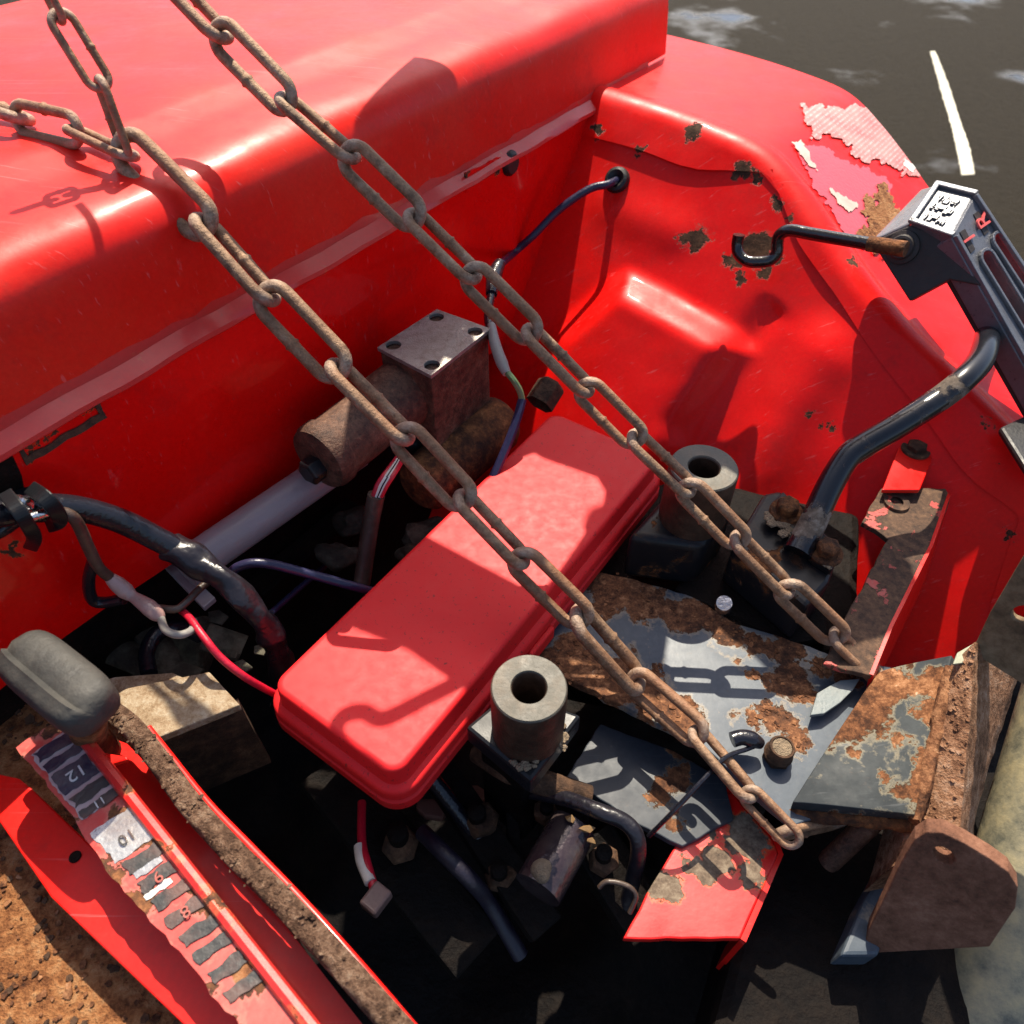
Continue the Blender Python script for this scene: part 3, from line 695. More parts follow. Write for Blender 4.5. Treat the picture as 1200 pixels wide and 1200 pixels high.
pts = catmull([Pf(723, 211, .0), Pf(712, 216, .02), Pf(690, 222, .03), Pf(655, 246, .04), Pf(625, 276, .05), Pf(600, 298, .06), Pt(583, 314, .79), Pt(578, 330, .78)], 8)
mk('wire_run', tube_bm(pts, .0046, 10), M_blue, fw)
mk('taped_joint', tube_bm(catmull([Pt(586, 308, .79), Pt(579, 324, .78), Pt(576, 345, .765)], 6), [.006, .0085, .006], 10), M_cable, fw)
mk('black_tail', tube_bm(catmull([Pt(577, 340, .77), Pt(572, 368, .75), Pt(576, 392, .735), Pt(582, 412, .725)], 6), .0045, 10), M_cable, fw)
mk('grey_core', tube_bm(catmull([Pt(576, 380, .735), Pt(580, 402, .725), Pt(588, 425, .715), Pt(594, 438, .71)], 6), [.004, .0055, .006, .004], 10), M_greyw, fw)
mk('green_core', tube_bm(catmull([Pt(594, 436, .71), Pt(602, 446, .71), Pt(609, 458, .715), Pt(612, 470, .72)], 6), .0032, 8), M_greenw, fw)
mk('navy_core', tube_bm(catmull([Pt(612, 468, .72), Pt(606, 490, .72), Pt(595, 520, .72), Pt(582, 550, .72), Pt(570, 575, .72)], 6), .0045, 8), M_blue, fw)
cw = thing('cut_cable', Pz(435, 620, -.02), 'upright cable with its dark sheath stripped to red and white cores', 'cable')
mk('cable_sheath', tube_bm(catmull([Pz(424, 684, -.06), Pz(428, 655, -.04), Pz(434, 615, -.01), Pz(441, 580, .02)], 6), .008, 12), M_brownw, cw)
for k, (m, du) in enumerate(((M_redw, -4), (M_white, 0), (M_cable, 2), (M_white, 4), (M_redw, 6))):
    mk('core', tube_bm(catmull([Pz(441 + du * .8, 582, .02), Pz(447 + du, 568, .03), Pz(455 + du, 556, .035), Pz(464 + du * .8, 543, .03), Pz(472 + du * .5, 530, .02)], 6), .0026, 8), m, cw)

# ------------------------------------------------------------------ bushes on their blocks
M_sleeve = rust('brown_sleeve_steel', [(0.2, (.012, .006, .004)), (.42, (.032, .016, .009)), (.6, (.055, .030, .018)), (.8, (.10, .062, .04))], 80, .5, .0006, .4)
def bush(px, ztop, zbase, rpx, label, tilt=Vector((0, 0, 0))):
    p = Pz(px[0], px[1], ztop); r = rpx * upx(0, 0, p); ax = (ZX + tilt).normalized()
    t = thing('bush', p - ax * (ztop - zbase), label, 'steel bush', 'grey steel bushes')
    H = ztop - zbase; h = r * .44
    mk('bush_sleeve', lathe_bm(p, -ax, [(h, .001), (h * 1.06, 0), (r * .97, 0), (r, .0015), (r * 1.01, H * .5), (r * 1.0, H), (h, H), (h * .97, H * .5)], 48, close=True), M_sleeve, t, angle=35)
    mk('machined_face', lathe_bm(p + ax * .0012, -ax, [(h * 1.05, .0012), (h * 1.1, 0), (r * .95, 0), (r * .985, .0014)], 48), M_bush, t, angle=35)
    return t, p, r
t1, p1_, r1_ = bush((620, 806), .06, .002, 45.5, 'thick grey steel bush standing right beside the toolbox, nearer one')
t2, p2_, r2_ = bush((825, 548), .06, -.002, 40.5, 'thick grey steel bush behind the right chain near the fender, farther one')
def blk(name, px, z, th, mat, label, cat='block', **k):
    return mk(name, plate_bm([Pz(u, v, z) for u, v in px], th), mat, smooth=False, bevel=k.pop('bevel', .003), label=label, cat=cat, **k)
nb = thing('base_plate', Pz(615, 860, 0), 'black square base plate under the nearer bush, dusted with grit', 'base plate')
mk('base_top', plate_bm([Pz(u, v, .002) for u, v in ((545, 852), (598, 808), (682, 838), (622, 917))], .022), M_black, nb, smooth=False, bevel=.003)
mk('base_web', plate_bm([Pz(u, v, -.021) for u, v in ((560, 850), (600, 815), (660, 845), (615, 895))], .16), M_oily, nb, smooth=False, bevel=.003)
random.seed(3)
bm = bmesh.new()
for k in range(70):
    u, v = random.choice(((random.gauss(616, 8), random.gauss(895, 4)), (650 + random.gauss(0, 7), 868 + random.gauss(0, 8))))
    p = Pz(u, v, .0035); s_ = random.uniform(.0012, .0034)
    bmesh.ops.create_icosphere(bm, subdivisions=1, radius=s_, matrix=Matrix.Translation(p) @ Matrix.Diagonal((1, random.uniform(.6, 1.2), .7, 1)))
mk('grit_layer', bm, M_grit, nb, smooth=False, kind='stuff')
fb = thing('bush_block', Pz(800, 640, -.03), 'square black block with rounded edges under the farther bush', 'block')
mk('block_body', plate_bm([Pz(u, v, -.002) for u, v in ((735, 628), (778, 580), (860, 598), (826, 640))], .060, ZX), M_blackrust, fb, smooth=True, bevel=.008, bseg=4)

# ------------------------------------------------------------------ drawbar plate
dp = thing('drawbar_plate', Pz(830, 770, ZP), 'weathered blue-black steel plate with orange rust patches and bent-up flap', 'steel plate')
outline = [(600, 760), (640, 706), (690, 668), (742, 678), (803, 696), (850, 716), (905, 742), (960, 762), (1045, 782), (1055, 812), (1020, 880), (985, 950), (930, 968), (880, 925), (830, 880), (792, 857), (730, 826), (658, 792)]
mk('plate_sheet', plate_bm(rough_loop([Pz(u, v, ZP) for u, v in outline], .008, .0016, 2), .010), M_plate, dp, smooth=False, bevel=.001)
# the flap: grid bent up along its fold
flap_spots = [(Pz(u, v, z), r * upx(u, v, Pz(u, v, z))) for u, v, z, r in ((985, 850, -.04, 30), (1010, 830, -.035, 34), (1040, 805, -.03, 30), (960, 860, -.05, 16), (970, 875, -.05, 14), (1095, 800, -.01, 24), (1090, 830, -.01, 18),
      (1050, 940, -.045, 26), (1075, 930, -.03, 26), (1035, 925, -.04, 14), (1095, 880, -.01, 20), (1010, 957, -.05, 14), (975, 957, -.055, 12), (1085, 905, -.02, 18), (957, 912, -.055, 7), (1105, 840, 0, 18), (1070, 800, -.015, 18))]
M_flap = paint('weathered_black_flap', (.026, .032, .036), .62, 0, .1, flap_spots, .62, 30, spec=.2, lines=.3, stops=RUST_ORANGE, rsc=140, fade=(.075, .085, .085), fadeamt=.8, dirt=.35, edge=(.34, .29, .19), warp=.022)
lo0, lo1 = (926, 948), (1072, 962); hi0, hi1 = (1022, 796), (1122, 778)
bm = bmesh.new(); g = []
for i in range(25):
    f = i / 24; row = []
    for j in range(25):
        h = j / 24
        u = (lo0[0] * (1 - f) + lo1[0] * f) * (1 - h) + (hi0[0] * (1 - f) + hi1[0] * f) * h + (-34 if False else 0) * math.sin(math.pi * h) * (1 - f)
        v = (lo0[1] * (1 - f) + lo1[1] * f) * (1 - h) + (hi0[1] * (1 - f) + hi1[1] * f) * h
        z = ZP + .0006 + (.012 * h * h) * (1 - f) + (f ** 1.3) * (.022 + .02 * h)
        row.append(bm.verts.new(Pz(u, v, z)))
    g.append(row)
for a, b in zip(g, g[1:]):
    for j in range(24): bm.faces.new((a[j], a[j + 1], b[j + 1], b[j]))
fe = [v.co.copy() for v in (r_[0] for r_ in g)]
o = mk('flap', bm, M_flap, dp, solid=.011, bevel=.001)
bm = tube_bm([p - ZX * .006 for p in fe], .0058, 12)
for v in bm.verts: v.co += Vector((1, 1, 1)) * .0016 * mnoise.noise(v.co * 140)
mk('flap_edge', bm, M_rust, dp)
bmf = bmesh.new()
bmesh.ops.recalc_face_normals(bmf, faces=[]); bmf.free()
pbp = Pz(910, 887, ZP + .001)
hexbolt('bolt_nut', pbp, ZX, .0112, .006, M_rust_d, dp, False)
mk('bolt_head', lathe_bm(pbp, ZX, [(.0112, .006), (.0108, .007), (.0100, .0085), (.0098, .0165), (.0092, .0178), (.0078, .0180), (.0074, .0168), (0, .0168)], 28), M_rust_d, dp)
mk('bolt_face', lathe_bm(pbp, ZX, [(.0073, .0165), (.0073, .0171), (0, .0173)], 24), M_grit, dp)
# small tab between plate and flap
mk('bright_tab', plate_bm([Pz(u, v, ZP + .012) for u, v in ((950, 838), (958, 812), (975, 802), (985, 797), (1008, 795), (1000, 808), (985, 823), (966, 836))], .004), plain('pale_worn_metal', (.17, .20, .20), .5, dust=.3), dp, smooth=False, bevel=.0006)
# wire with ring terminal by the bolt
tw = thing('earth_wire', Pz(840, 910, ZP + .02), 'black sheathed wire lying on the plate beside the rusty bolt', 'wire')
mk('terminal_sleeve', tube_bm(catmull([Pz(858, 867, ZP + .018), Pz(870, 864, ZP + .019), Pz(882, 867, ZP + .018), Pz(892, 872, ZP + .014)], 6), [.006, .006, .0065, .004], 12), M_cable, tw)
mk('wire_run', tube_bm(catmull([Pz(890, 872, ZP + .014), Pz(875, 878, ZP + .016), Pz(850, 888, ZP + .018), Pz(822, 916, ZP + .016), Pz(790, 950, ZP + .0), Pz(760, 980, ZP - .03)], 8), .0019, 8), M_cable, tw)
# lower black plate
lp_ = thing('lower_plate', Pz(740, 900, -.09), 'small scratched black plate below the drawbar plate, right of the nearer bush', 'steel plate')
lps = [(Pz(u, v, -.095), r * upx(u, v, Pz(u, v, -.095))) for u, v, r in ((778, 928, 15), (795, 912, 16), (765, 935, 9), (800, 880, 14), (790, 960, 12))]
M_lplate = paint('scratched_black_plate', (.030, .037, .048), .46, 0, .1, lps, .72, 30, spec=.3, stops=RUST_ORANGE, fade=(.075, .09, .105), fadeamt=.6, dirt=.35, edge=(.2, .17, .12), lines=.5)
mk('plate_sheet', plate_bm(rough_loop([Pz(u, v, -.095) for u, v in ((664, 910), (704, 848), (790, 880), (850, 915), (860, 960), (800, 992), (745, 965))], .008, .001, 5), .008), M_lplate, lp_, smooth=False, bevel=.001)
mk('plate_web', plate_bm([Pz(u, v, -.104) for u, v in ((700, 915), (725, 875), (850, 920), (840, 980), (780, 985))], .15), M_oily, lp_, smooth=False)

# ------------------------------------------------------------------ lever with mount
mt = thing('lever_mount', Pz(920, 640, -.02), 'black mounting block with two rusty bolts in front of the fender', 'mounting block')
mk('mount_body', plate_bm([Pz(u, v, -.005) for u, v in ((858, 640), (895, 578), (915, 574), (985, 645), (972, 682), (945, 712))], .05), M_blackrust, mt, smooth=False, bevel=.004)
mk('mount_base', plate_bm([Pz(u, v, -.055) for u, v in ((790, 690), (860, 600), (960, 680), (975, 745), (930, 755), (860, 735))], .2), M_oily, mt, smooth=False, bevel=.004)
mk('mount_cap', plate_bm([Pz(u, v, .004) for u, v in ((903, 590), (918, 575), (984, 642), (976, 668), (955, 655), (925, 625))], .009), M_blackrust, mt, smooth=False, bevel=.002)
hexbolt('mount_bolt', Pz(921, 600, .004), ZX + AX * -.1, .0105, .014, M_rust, mt)
hexbolt('mount_bolt', Pz(968, 648, .004), ZX + AX * -.1, .0100, .013, M_rust, mt)
mk('stud', lathe_bm(Pz(848, 712, -.055), ZX - AX * .4, [(.0085, -.01), (.0085, .012), (.007, .014), (0, .014)], 20), M_steel, mt)
bl = thing('bent_lever', Pz(945, 630, .01), 'bent black steel lever rod rising from the mounting block, paint scuffed', 'lever')
M_lever = paint('scuffed_black_rod', (.008, .009, .012), .22, .15, .08, [(Pz(1003, 530, .05), .015), (Pz(1105, 462, .085), .018), (Pz(948, 620, .01), .02)], .64, 28, stops=[(0.25, (.03, .02, .015)), (.5, (.12, .09, .065)), (.75, (.28, .24, .2))], dirt=.4, edge=(.05, .035, .025))
mk('lever_rod', tube_bm(catmull([Pz(934, 648, .000), Pz(950, 618, .012), Pz(972, 570, .034), Pz(990, 540, .048), Pz(1006, 526, .055), Pz(1050, 500, .07), Pz(1100, 468, .085), Pz(1128, 446, .097), Pz(1148, 424, .100), Pz(1156, 402, .097), Pt(1160, 380, .75), Pt(1168, 355, .77), Pt(1178, 330, .79)], 6), [.0128, .0116, .0113, .0116, .0112, .0113, .0115, .0112, .0105, .010], 20), M_lever, bl)
random.seed(5)
bm = bmesh.new()
for k in range(26):
    f = random.random(); u, v = 900 + f * 76 + random.gauss(0, 3), 604 + f * 62 + random.gauss(0, 3)
    bmesh.ops.create_icosphere(bm, subdivisions=1, radius=random.uniform(.002, .006), matrix=Matrix.Translation(Pz(u, v, .003)) @ Matrix.Diagonal((1, 1, .4, 1)))
mk('old_sealant', bm, M_grit, mt, smooth=True, kind='stuff')

# ------------------------------------------------------------------ rust-eaten bar from the fender
rb = thing('support_bar', Pz(1050, 660, -.03), 'rust-eaten support bar with flakes of red paint running from fender to plate', 'support bar')
ZB = -.028
bar = [(1033, 572), (1108, 572), (1114, 582), (1092, 640), (1045, 735), (1022, 792), (965, 778), (1000, 705), (1041, 632), (1010, 612)]
mk('bar_plate', plate_bm(rough_loop([Pz(u, v, ZB) for u, v in bar], .007, .0016, 3), .006), M_redrust, rb, smooth=False, bevel=.001)
e = [Pz(u, v, ZB) for u, v in ((1114, 580), (1093, 640), (1046, 735), (1023, 792))]
bm = bmesh.new(); r0 = [bm.verts.new(p + ZX * .001) for p in e]; r1 = [bm.verts.new(p - ZX * .055 + BX * .012) for p in e]
for k in range(3): bm.faces.new((r0[k], r0[k + 1], r1[k + 1], r1[k]))
mk('folded_flange', bm, M_redclean, rb, smooth=False, solid=.003)
mk('strap', plate_bm([Pz(u, v, ZB + .012) for u, v in ((1034, 574), (1053, 525), (1062, 516), (1082, 515), (1094, 526), (1092, 540), (1078, 574)) ], .005), M_redclean, rb, smooth=False, bevel=.001)
hexbolt('strap_bolt', Pz(1073, 527, ZB + .013), ZX, .010, .008, M_rust_d, rb)
mk('bar_washer', lathe_bm(Pz(1050, 590, ZB), ZX, [(.006, .003), (.012, .003), (.0125, .0)], 24), M_redrust, rb)

# ------------------------------------------------------------------ right-hand post, tab, pipe
M_post = rust('pitted_post_rust', [(0.2, (.03, .013, .008)), (.38, (.16, .07, .035)), (.52, (.34, .17, .09)), (.68, (.48, .30, .20)), (.85, (.6, .46, .36))], 120, .85, .005)
pr = thing('rusty_post', Pz(1120, 870, -.03), 'heavily flaking rusty box post welded to the end of the flap', 'post')
ed = [Pz(1143, 752, .03), Pz(1134, 870, .0), Pz(1124, 985, -.03), Pz(1120, 1015, -.04)]
le = [Pz(1112, 782, .005), Pz(1085, 880, -.02), Pz(1058, 985, -.05), Pz(1046, 1015, -.06)]
ri = [Pz(1196, 790, -.03), Pz(1164, 880, -.06), Pz(1138, 985, -.09), Pz(1134, 1015, -.10)]
bm = bmesh.new(); cols = []
K = 40
def lerpc(c, f): cc_ = catmull(c, 20); return cc_[int(round(f * (len(cc_) - 1)))]
for k in range(K + 1):
    f = k / K; L_, E_, R_ = lerpc(le, f), lerpc(ed, f), lerpc(ri, f)
    row = []
    for j in range(9): 
        p = L_.lerp(E_, j / 8); row.append(p + ZX * (.0022 * mnoise.noise(p * 120) + .0015 * math.sin(math.pi * j / 8)))
    for j in range(1, 9):
        p = E_.lerp(R_, j / 8); row.append(p + BX * .0018 * mnoise.noise(p * 110))
    row.append(R_ - ZX * .05); row.append(L_ - ZX * .06); row = [bm.verts.new(p) for p in row]
    cols.append(row)
for a, b in zip(cols, cols[1:]):
    for j in range(len(a)): bm.faces.new((a[j], a[(j + 1) % len(a)], b[(j + 1) % len(a)], b[j]))
bm.faces.new(cols[0]); bm.faces.new(cols[-1][::-1])
mk('post_tube', bm, M_post, pr, angle=50)
weld = [Pz(1116, 782, .005), Pz(1104, 830, -.006), Pz(1094, 872, -.014), Pz(1084, 915, -.022), Pz(1070, 962, -.03)]
bm = tube_bm(catmull(weld, 10), [.005, .006, .004, .006, .005], 10)
for v in bm.verts: v.co += Vector((1, 1, 1)) * .0025 * mnoise.noise(v.co * 150)
mk('weld_bead', bm, M_rust_o, pr)
mk('paint_flake', plate_bm([Pz(u, v, .018) for u, v in ((1117, 778), (1122, 765), (1143, 753), (1140, 768), (1132, 776))], .002), plain('grey_green_paint_flake', (.30, .31, .22), .5), pr, smooth=False)
# tab with hole
n_tab = (-AX * .85 + BX * .12 + ZX * .22).normalized(); tp0 = Pt(1100, 1000, .485)
def Ptab(u, v): return Ppl(u, v, tp0, n_tab)
tab_out = [(1018, 1090), (1040, 1045), (1062, 1000), (1072, 984), (1086, 975), (1105, 976), (1130, 988), (1160, 1006), (1182, 1022), (1193, 1040), (1190, 1065), (1160, 1110), (1010, 1118)]
tabt = thing('lug_plate', Ptab(1100, 1040), 'brown rust-covered lug plate with one hole at the lower right', 'lug')
M_tab = rust('smooth_brown_rust', [(0.2, (.06, .026, .016)), (.42, (.15, .064, .036)), (.6, (.22, .10, .06)), (.8, (.30, .16, .10))], 90, .8, .0012)
mk('lug_sheet', plate_bm(rough_loop([Ptab(u, v) for u, v in tab_out], .02, .0006), .012, n_tab, [[Ptab(1106 + 13 * math.cos(a_ * .3927), 1003 + 9.5 * math.sin(a_ * .3927) + .4 * 11 * math.cos(a_ * .3927)) for a_ in range(16)]]), M_tab, tabt, smooth=False, bevel=.0012)
# olive pipe
pa, pb_ = Pt(1272, 760, .64), Pt(1140, 1230, .57)
mk('large_pipe', tube_bm([pa + (pa - pb_) * .3, pa, pb_, pb_ + (pb_ - pa) * .3], .036, 36), M_olivetube, label='large worn olive-grey pipe at the right edge', cat='pipe')
# upper brown plate with hole
pn = (-AX * .95 - BX * .15 + ZX * .12).normalized(); pp0 = Pz(1150, 752, .028)
def Pq(u, v): return Ppl(u, v, pp0, pn)
up_ = thing('gusset_plate', Pq(1190, 700), 'brown gusset plate with half-seen hole at the right edge above the post', 'gusset plate')
mk('gusset_sheet', plate_bm([Pq(u, v) for u, v in ((1138, 764), (1146, 748), (1160, 718), (1200, 650), (1240, 570), (1300, 480), (1420, 480), (1420, 850), (1215, 812))], .008, pn, [[Pq(1200 + 16 * math.cos(-a_ * .3927), 720 + 10 * math.sin(-a_ * .3927)) for a_ in range(16)]]), rust('dusty_brown_plate', [(0.25, (.06, .04, .022)), (.45, (.15, .10, .055)), (.6, (.22, .155, .09)), (.78, (.30, .22, .14))], 40, .8, .0012), up_, smooth=False, bevel=.001)
# stud under the flap, dark bracket behind
mk('stud_bolt', lathe_bm(Pz(1022, 962, -.07), -ZX * .8 - AX * .5 - BX * .2, [(0, 0), (.0085, 0), (.0085, .05), (.0075, .054), (.004, .056), (0, .056)], 16), M_valve, label='short worn stud hanging under the near edge of the flap', cat='stud')
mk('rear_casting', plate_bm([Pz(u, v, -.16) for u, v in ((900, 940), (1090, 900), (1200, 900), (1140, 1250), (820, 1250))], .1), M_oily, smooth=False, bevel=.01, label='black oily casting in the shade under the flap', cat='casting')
blk('black_ledge', ((1010, 1060), (1048, 990), (1075, 985), (1050, 1050), (1030, 1120), (985, 1120)), -.12, .03, M_plate, 'slanting blue-black ledge left of the lug plate', 'bracket')

# red rusty bracket at the bottom
rbk = thing('red_bracket', Pz(840, 1000, -.10), 'chipped red bracket with grey rust patches under the lower end of the left chain', 'bracket')
rsp = [(Pz(u, v, -.10), .85 * r * upx(u, v, Pz(u, v, -.10))) for u, v, r in ((870, 970, 20), (885, 990, 22), (860, 985, 14), (840, 1010, 22), (815, 1015, 14), (830, 1030, 14), (878, 1025, 16), (890, 1015, 10), (835, 978, 6), (855, 960, 8), (800, 1010, 8), (780, 1040, 22))]
M_rbk = paint('chipped_red_bracket_paint', (.74, .008, .006), .33, .15, .1, rsp, None, stops=[(0.25, (.04, .028, .02)), (.45, (.13, .09, .06)), (.6, (.21, .16, .11)), (.8, (.3, .25, .18))], rsc=130, dirt=.35, fade=(.62, .06, .05), fadeamt=.5, warp=.016)
mk('bracket_face', plate_bm(rough_loop([Pz(u, v, -.10) for u, v in ((832, 922), (860, 930), (906, 985), (912, 1000), (890, 1050), (868, 1100), (730, 1100), (757, 1048), (795, 985))], .01, .001, 8), .008), M_rbk, rbk, smooth=False, bevel=.0015)
e = [Pz(u, v, -.10) for u, v in ((832, 922), (860, 930), (906, 985), (912, 1000), (890, 1050), (868, 1100))]
bm = bmesh.new(); r0 = [bm.verts.new(p) for p in e]; r1 = [bm.verts.new(p - ZX * .09) for p in e]
for k in range(len(e) - 1): bm.faces.new((r1[k], r1[k + 1], r0[k + 1], r0[k]))
mk('bracket_side', bm, M_redclean, rbk, smooth=False, solid=.004)

# ------------------------------------------------------------------ hook rod and shift gate
hk = thing('hook_rod', Pf(950, 285, .03), 'black hooked rod pointing left out of the cast gate, over bare rust', 'hook')
hp = [Pf(866, 275, .045), Pf(864, 287, .04), Pf(866, 298, .038), Pf(876, 306, .038), Pf(890, 307, .038), Pf(902, 305, .038), Pf(910, 297, .04), Pf(911, 285, .045), Pf(914, 275, .05), Pf(926, 270, .055), Pf(950, 274, .06), Pf(985, 280, .07), Pf(1020, 286, .08)]
mk('rod', tube_bm(catmull(hp, 6), .0062, 14), plain('black_hook_paint', (.010, .010, .010), .22, 0, .5, coat=.4), hk)
mk('rod_end', tube_bm(catmull([Pf(1018, 285.6, .0795), Pf(1035, 288, .083), Pf(1062, 292, .088)], 6), .0072, 14), M_rust, hk)
ZG = .175
gt = thing('shift_gate', Pz(1110, 260, ZG), 'black cast shift gate with embossed lettering and two finger slots on the fender', 'shift gate')
GN = (AX * -.33 - BX * .20 + ZX * .92).normalized(); G0 = Pz(1105, 247, ZG)
T = lambda u, v, dz=0: Ppl(u, v, G0 + GN * dz, GN)
top4 = [T(1067, 261), T(1098, 216), T(1143, 227), T(1115, 278)]
dn = -ZX
# sloping second face: plane through the fold and a point lower down
f0, f1 = T(1143, 227), T(1115, 278); lowp = Pz(1212, 440, .075)
sn = (f1 - f0).cross(lowp - f0).normalized()
if sn.z < 0: sn = -sn
def Ps(u, v, off=0): return Ppl(u, v, f0 + sn * off, sn)
# top with raised rim
rimw = .84
c4 = sum(top4, Vector()) / 4
inner4 = [top4[0].lerp(c4, .16), top4[1].lerp(c4, .16), top4[2] + (top4[1] - top4[2]) * .02 + (top4[3] - top4[2]) * .14, top4[3] + (top4[0] - top4[3]) * .02 + (top4[2] - top4[3]) * .14]
mk('gate_top', plate_bm(top4, .05, GN), M_cast, gt, smooth=False, bevel=.0025, bseg=3)
def bar_bm(a, b, w_, h_, n_, bm=None):
    d = (b - a).normalized(); s_ = d.cross(n_).normalized(); return box_bm((a + b) / 2 + n_ * h_ / 2, d, s_, n_, (b - a).length + w_, w_, h_, bm)
bm = bmesh.new()
for a, b in ((0, 1), (1, 2), (3, 0)):
    bar_bm(top4[a].lerp(c4, .05), top4[b].lerp(c4, .05), .006, .004, GN, bm)
mk('gate_rim', bm, M_cast, gt, smooth=False, bevel=.0012)
# embossed rows of worn lettering (illegible) as raised blocks
random.seed(11)
xd = (T(1098, 216) - T(1067, 261)).normalized(); yd = (T(1143, 227) - T(1098, 216)).normalized()
for (u, v), nlet in (((1111, 236), 5), ((1104, 246), 5), ((1096, 257), 5)):
    bm = bmesh.new(); c = T(u, v, .0006); yv = (T(u + 10, v + 3) - T(u, v)).normalized(); xv = GN.cross(yv).normalized()
    for k in range(nlet):
        o_ = c + yv * (k - (nlet - 1) / 2) * .0044
        for q in range(3): box_bm(o_ + yv * random.choice((-.0011, 0, .0011)) + xv * random.choice((-.0022, 0, .0022)), xv, yv, GN, random.choice((.0052, .0012)), random.choice((.0010, .0030)), .0030 + .0002 * q, bm)
    mk('embossed_lettering', bm, M_cast, gt, smooth=False)
# sloping gate plate with two slots
def slot(u0, v0, u1, v1, w_px):
    a, b = Ps(u0, v0), Ps(u1, v1); d = (b - a).normalized(); s_ = sn.cross(d).normalized(); w_ = w_px * upx(0, 0, a); out = []
    for k in range(9): an = math.pi / 2 + math.pi * k / 8; out.append(a + d * w_ * math.cos(an) + s_ * w_ * math.sin(an))
    for k in range(9): an = -math.pi / 2 + math.pi * k / 8; out.append(b + d * w_ * math.cos(an) + s_ * w_ * math.sin(an))
    return out
gp = [Ps(1115, 278), Ps(1143, 227), Ps(1216, 338), Ps(1290, 452), Ps(1240, 500)]
s1 = slot(1156, 304, 1222, 412, 11); s2 = slot(1169, 283, 1236, 385, 10)
mk('gate_plate', plate_bm(gp, .022, sn, [s1, s2]), M_cast, gt, smooth=False, bevel=.0012)
bm = bmesh.new()
for lp3 in (s1, s2):
    for k in range(len(lp3)): bar_bm(lp3[k - 1], lp3[k], .0028, .0035, sn, bm)
bar_bm(Ps(1142, 232), Ps(1288, 452), .004, .0045, sn, bm); bar_bm(Ps(1119, 280), Ps(1240, 495), .004, .0045, sn, bm)
mk('slot_rim', bm, M_cast, gt, smooth=False, bevel=.0006)
for txt, u, v in (('1', 1135, 280), ('R', 1151, 259)):
    xv = (Ps(u + 5, v - 9) - Ps(u, v)).normalized(); dv = (Ps(u + 6, v + 10) - Ps(u, v)).normalized()
    yv = sn.cross(xv)
    mk('gate_letter', text_bm(txt, Ps(u, v, .0012), dv * -1, sn.cross(dv * -1), .024, .0018), M_letter_red, gt, smooth=False)
    a = Ps(u - 9, v + 3); b = Ps(u + 3, v + 17)
    mk('letter_recess', slotbm if False else plate_bm([Ps(u - 10, v - 8, .0008), Ps(u - 4, v - 12, .0008), Ps(u + 8, v + 12, .0008), Ps(u + 3, v + 17, .0008)], .001, sn), M_castside, gt, smooth=False)
# left shoulder and front skirt
sh = [T(1021, 282, -.02), T(1080, 221, -.012), T(1098, 216, -.001), T(1067, 261, -.001)]
bm = bmesh.new(); vs = [bm.verts.new(p) for p in sh]; vb2 = [bm.verts.new(p - ZX * .012) for p in sh]
bm.faces.new(vs); bm.faces.new(vb2[::-1])
for k in range(4): bm.faces.new((vs[k], vs[(k + 1) % 4], vb2[(k + 1) % 4], vb2[k]))
mk('gate_shoulder', bm, plain('polished_casting_edge', (.30, .29, .28), .28, .6, .5, dust=.5, dcol=(.12, .1, .08)), gt, smooth=False, bevel=.002)
fr = [(1021, 283), (1067, 264), (1115, 280), (1150, 335), (1112, 328), (1066, 353)]
frn = (-AX * .8 - BX * .15 + ZX * .35).normalized(); fp0 = T(1067, 265, -.002)
mk('gate_skirt', plate_bm([Ppl(u, v, fp0, frn) for u, v in fr], .012, frn), M_castside, gt, smooth=False, bevel=.0015)
mk('rod_boss', lathe_bm(Ppl(1058, 290, fp0, frn), frn, [(.016, 0), (.0155, .003), (.012, .004), (.0105, .007), (.008, .0075)], 24), M_castside, gt)
sd = [Ps(1115, 279, -.001), Ps(1240, 499, -.001), Ps(1240, 499, -.001) - sn * .026, Ps(1115, 279, -.001) - sn * .026]
mk('gate_side', plate_bm(sd, .006, (f1 - f0).normalized()), M_castside, gt, smooth=False)
blk('black_bracket', ((1172, 500), (1235, 470), (1260, 560), (1210, 560)), .04, .008, M_rubberblk, 'black corner of a bracket at the right edge below the shift gate', 'bracket')

# ------------------------------------------------------------------ lower left: depth control
rs = thing('rusty_tray', Pz(60, 950, -.06), 'orange rust-covered sheet tray at the lower left', 'tray')
mk('tray_sheet', plate_bm(rough_loop([Pz(u, v, -.05) for u, v in ((-200, 720), (10, 735), (60, 745), (140, 830), (330, 1060), (420, 1230), (-250, 1230))], .012, .002), .006), M_rust_sheet, rs, smooth=False)
mk('tray_flange', tube_bm(catmull([Pz(u, v, -.035) for u, v in ((-60, 760), (0, 742), (20, 737), (40, 742), (62, 760))], 6), .006, 10, flat=.6), M_redrust2, rs)
sb = thing('step_bracket', Pz(200, 820, .0), 'two overlapping grey-brown rusted flats crossed by thin shadows, right of the rubber stop', 'bracket')
mk('upper_flat', plate_bm([Pz(u, v, .000) for u, v in ((130, 815), (150, 806), (245, 787), (281, 826), (186, 864), (165, 850))], .008), M_greyrust, sb, smooth=False, bevel=.001)
mk('lower_flat', plate_bm([Pz(u, v, -.012) for u, v in ((95, 805), (135, 793), (202, 788), (225, 798), (150, 830), (110, 830))], .008), M_greyrust, sb, smooth=False, bevel=.001)
e = [Pz(186, 864, -.008), Pz(281, 826, -.008)]
mk('flat_web', plate_bm([e[0], e[1], e[1] - ZX * .10, e[0] - ZX * .10], .006, BX), M_rust_d, sb, smooth=False)
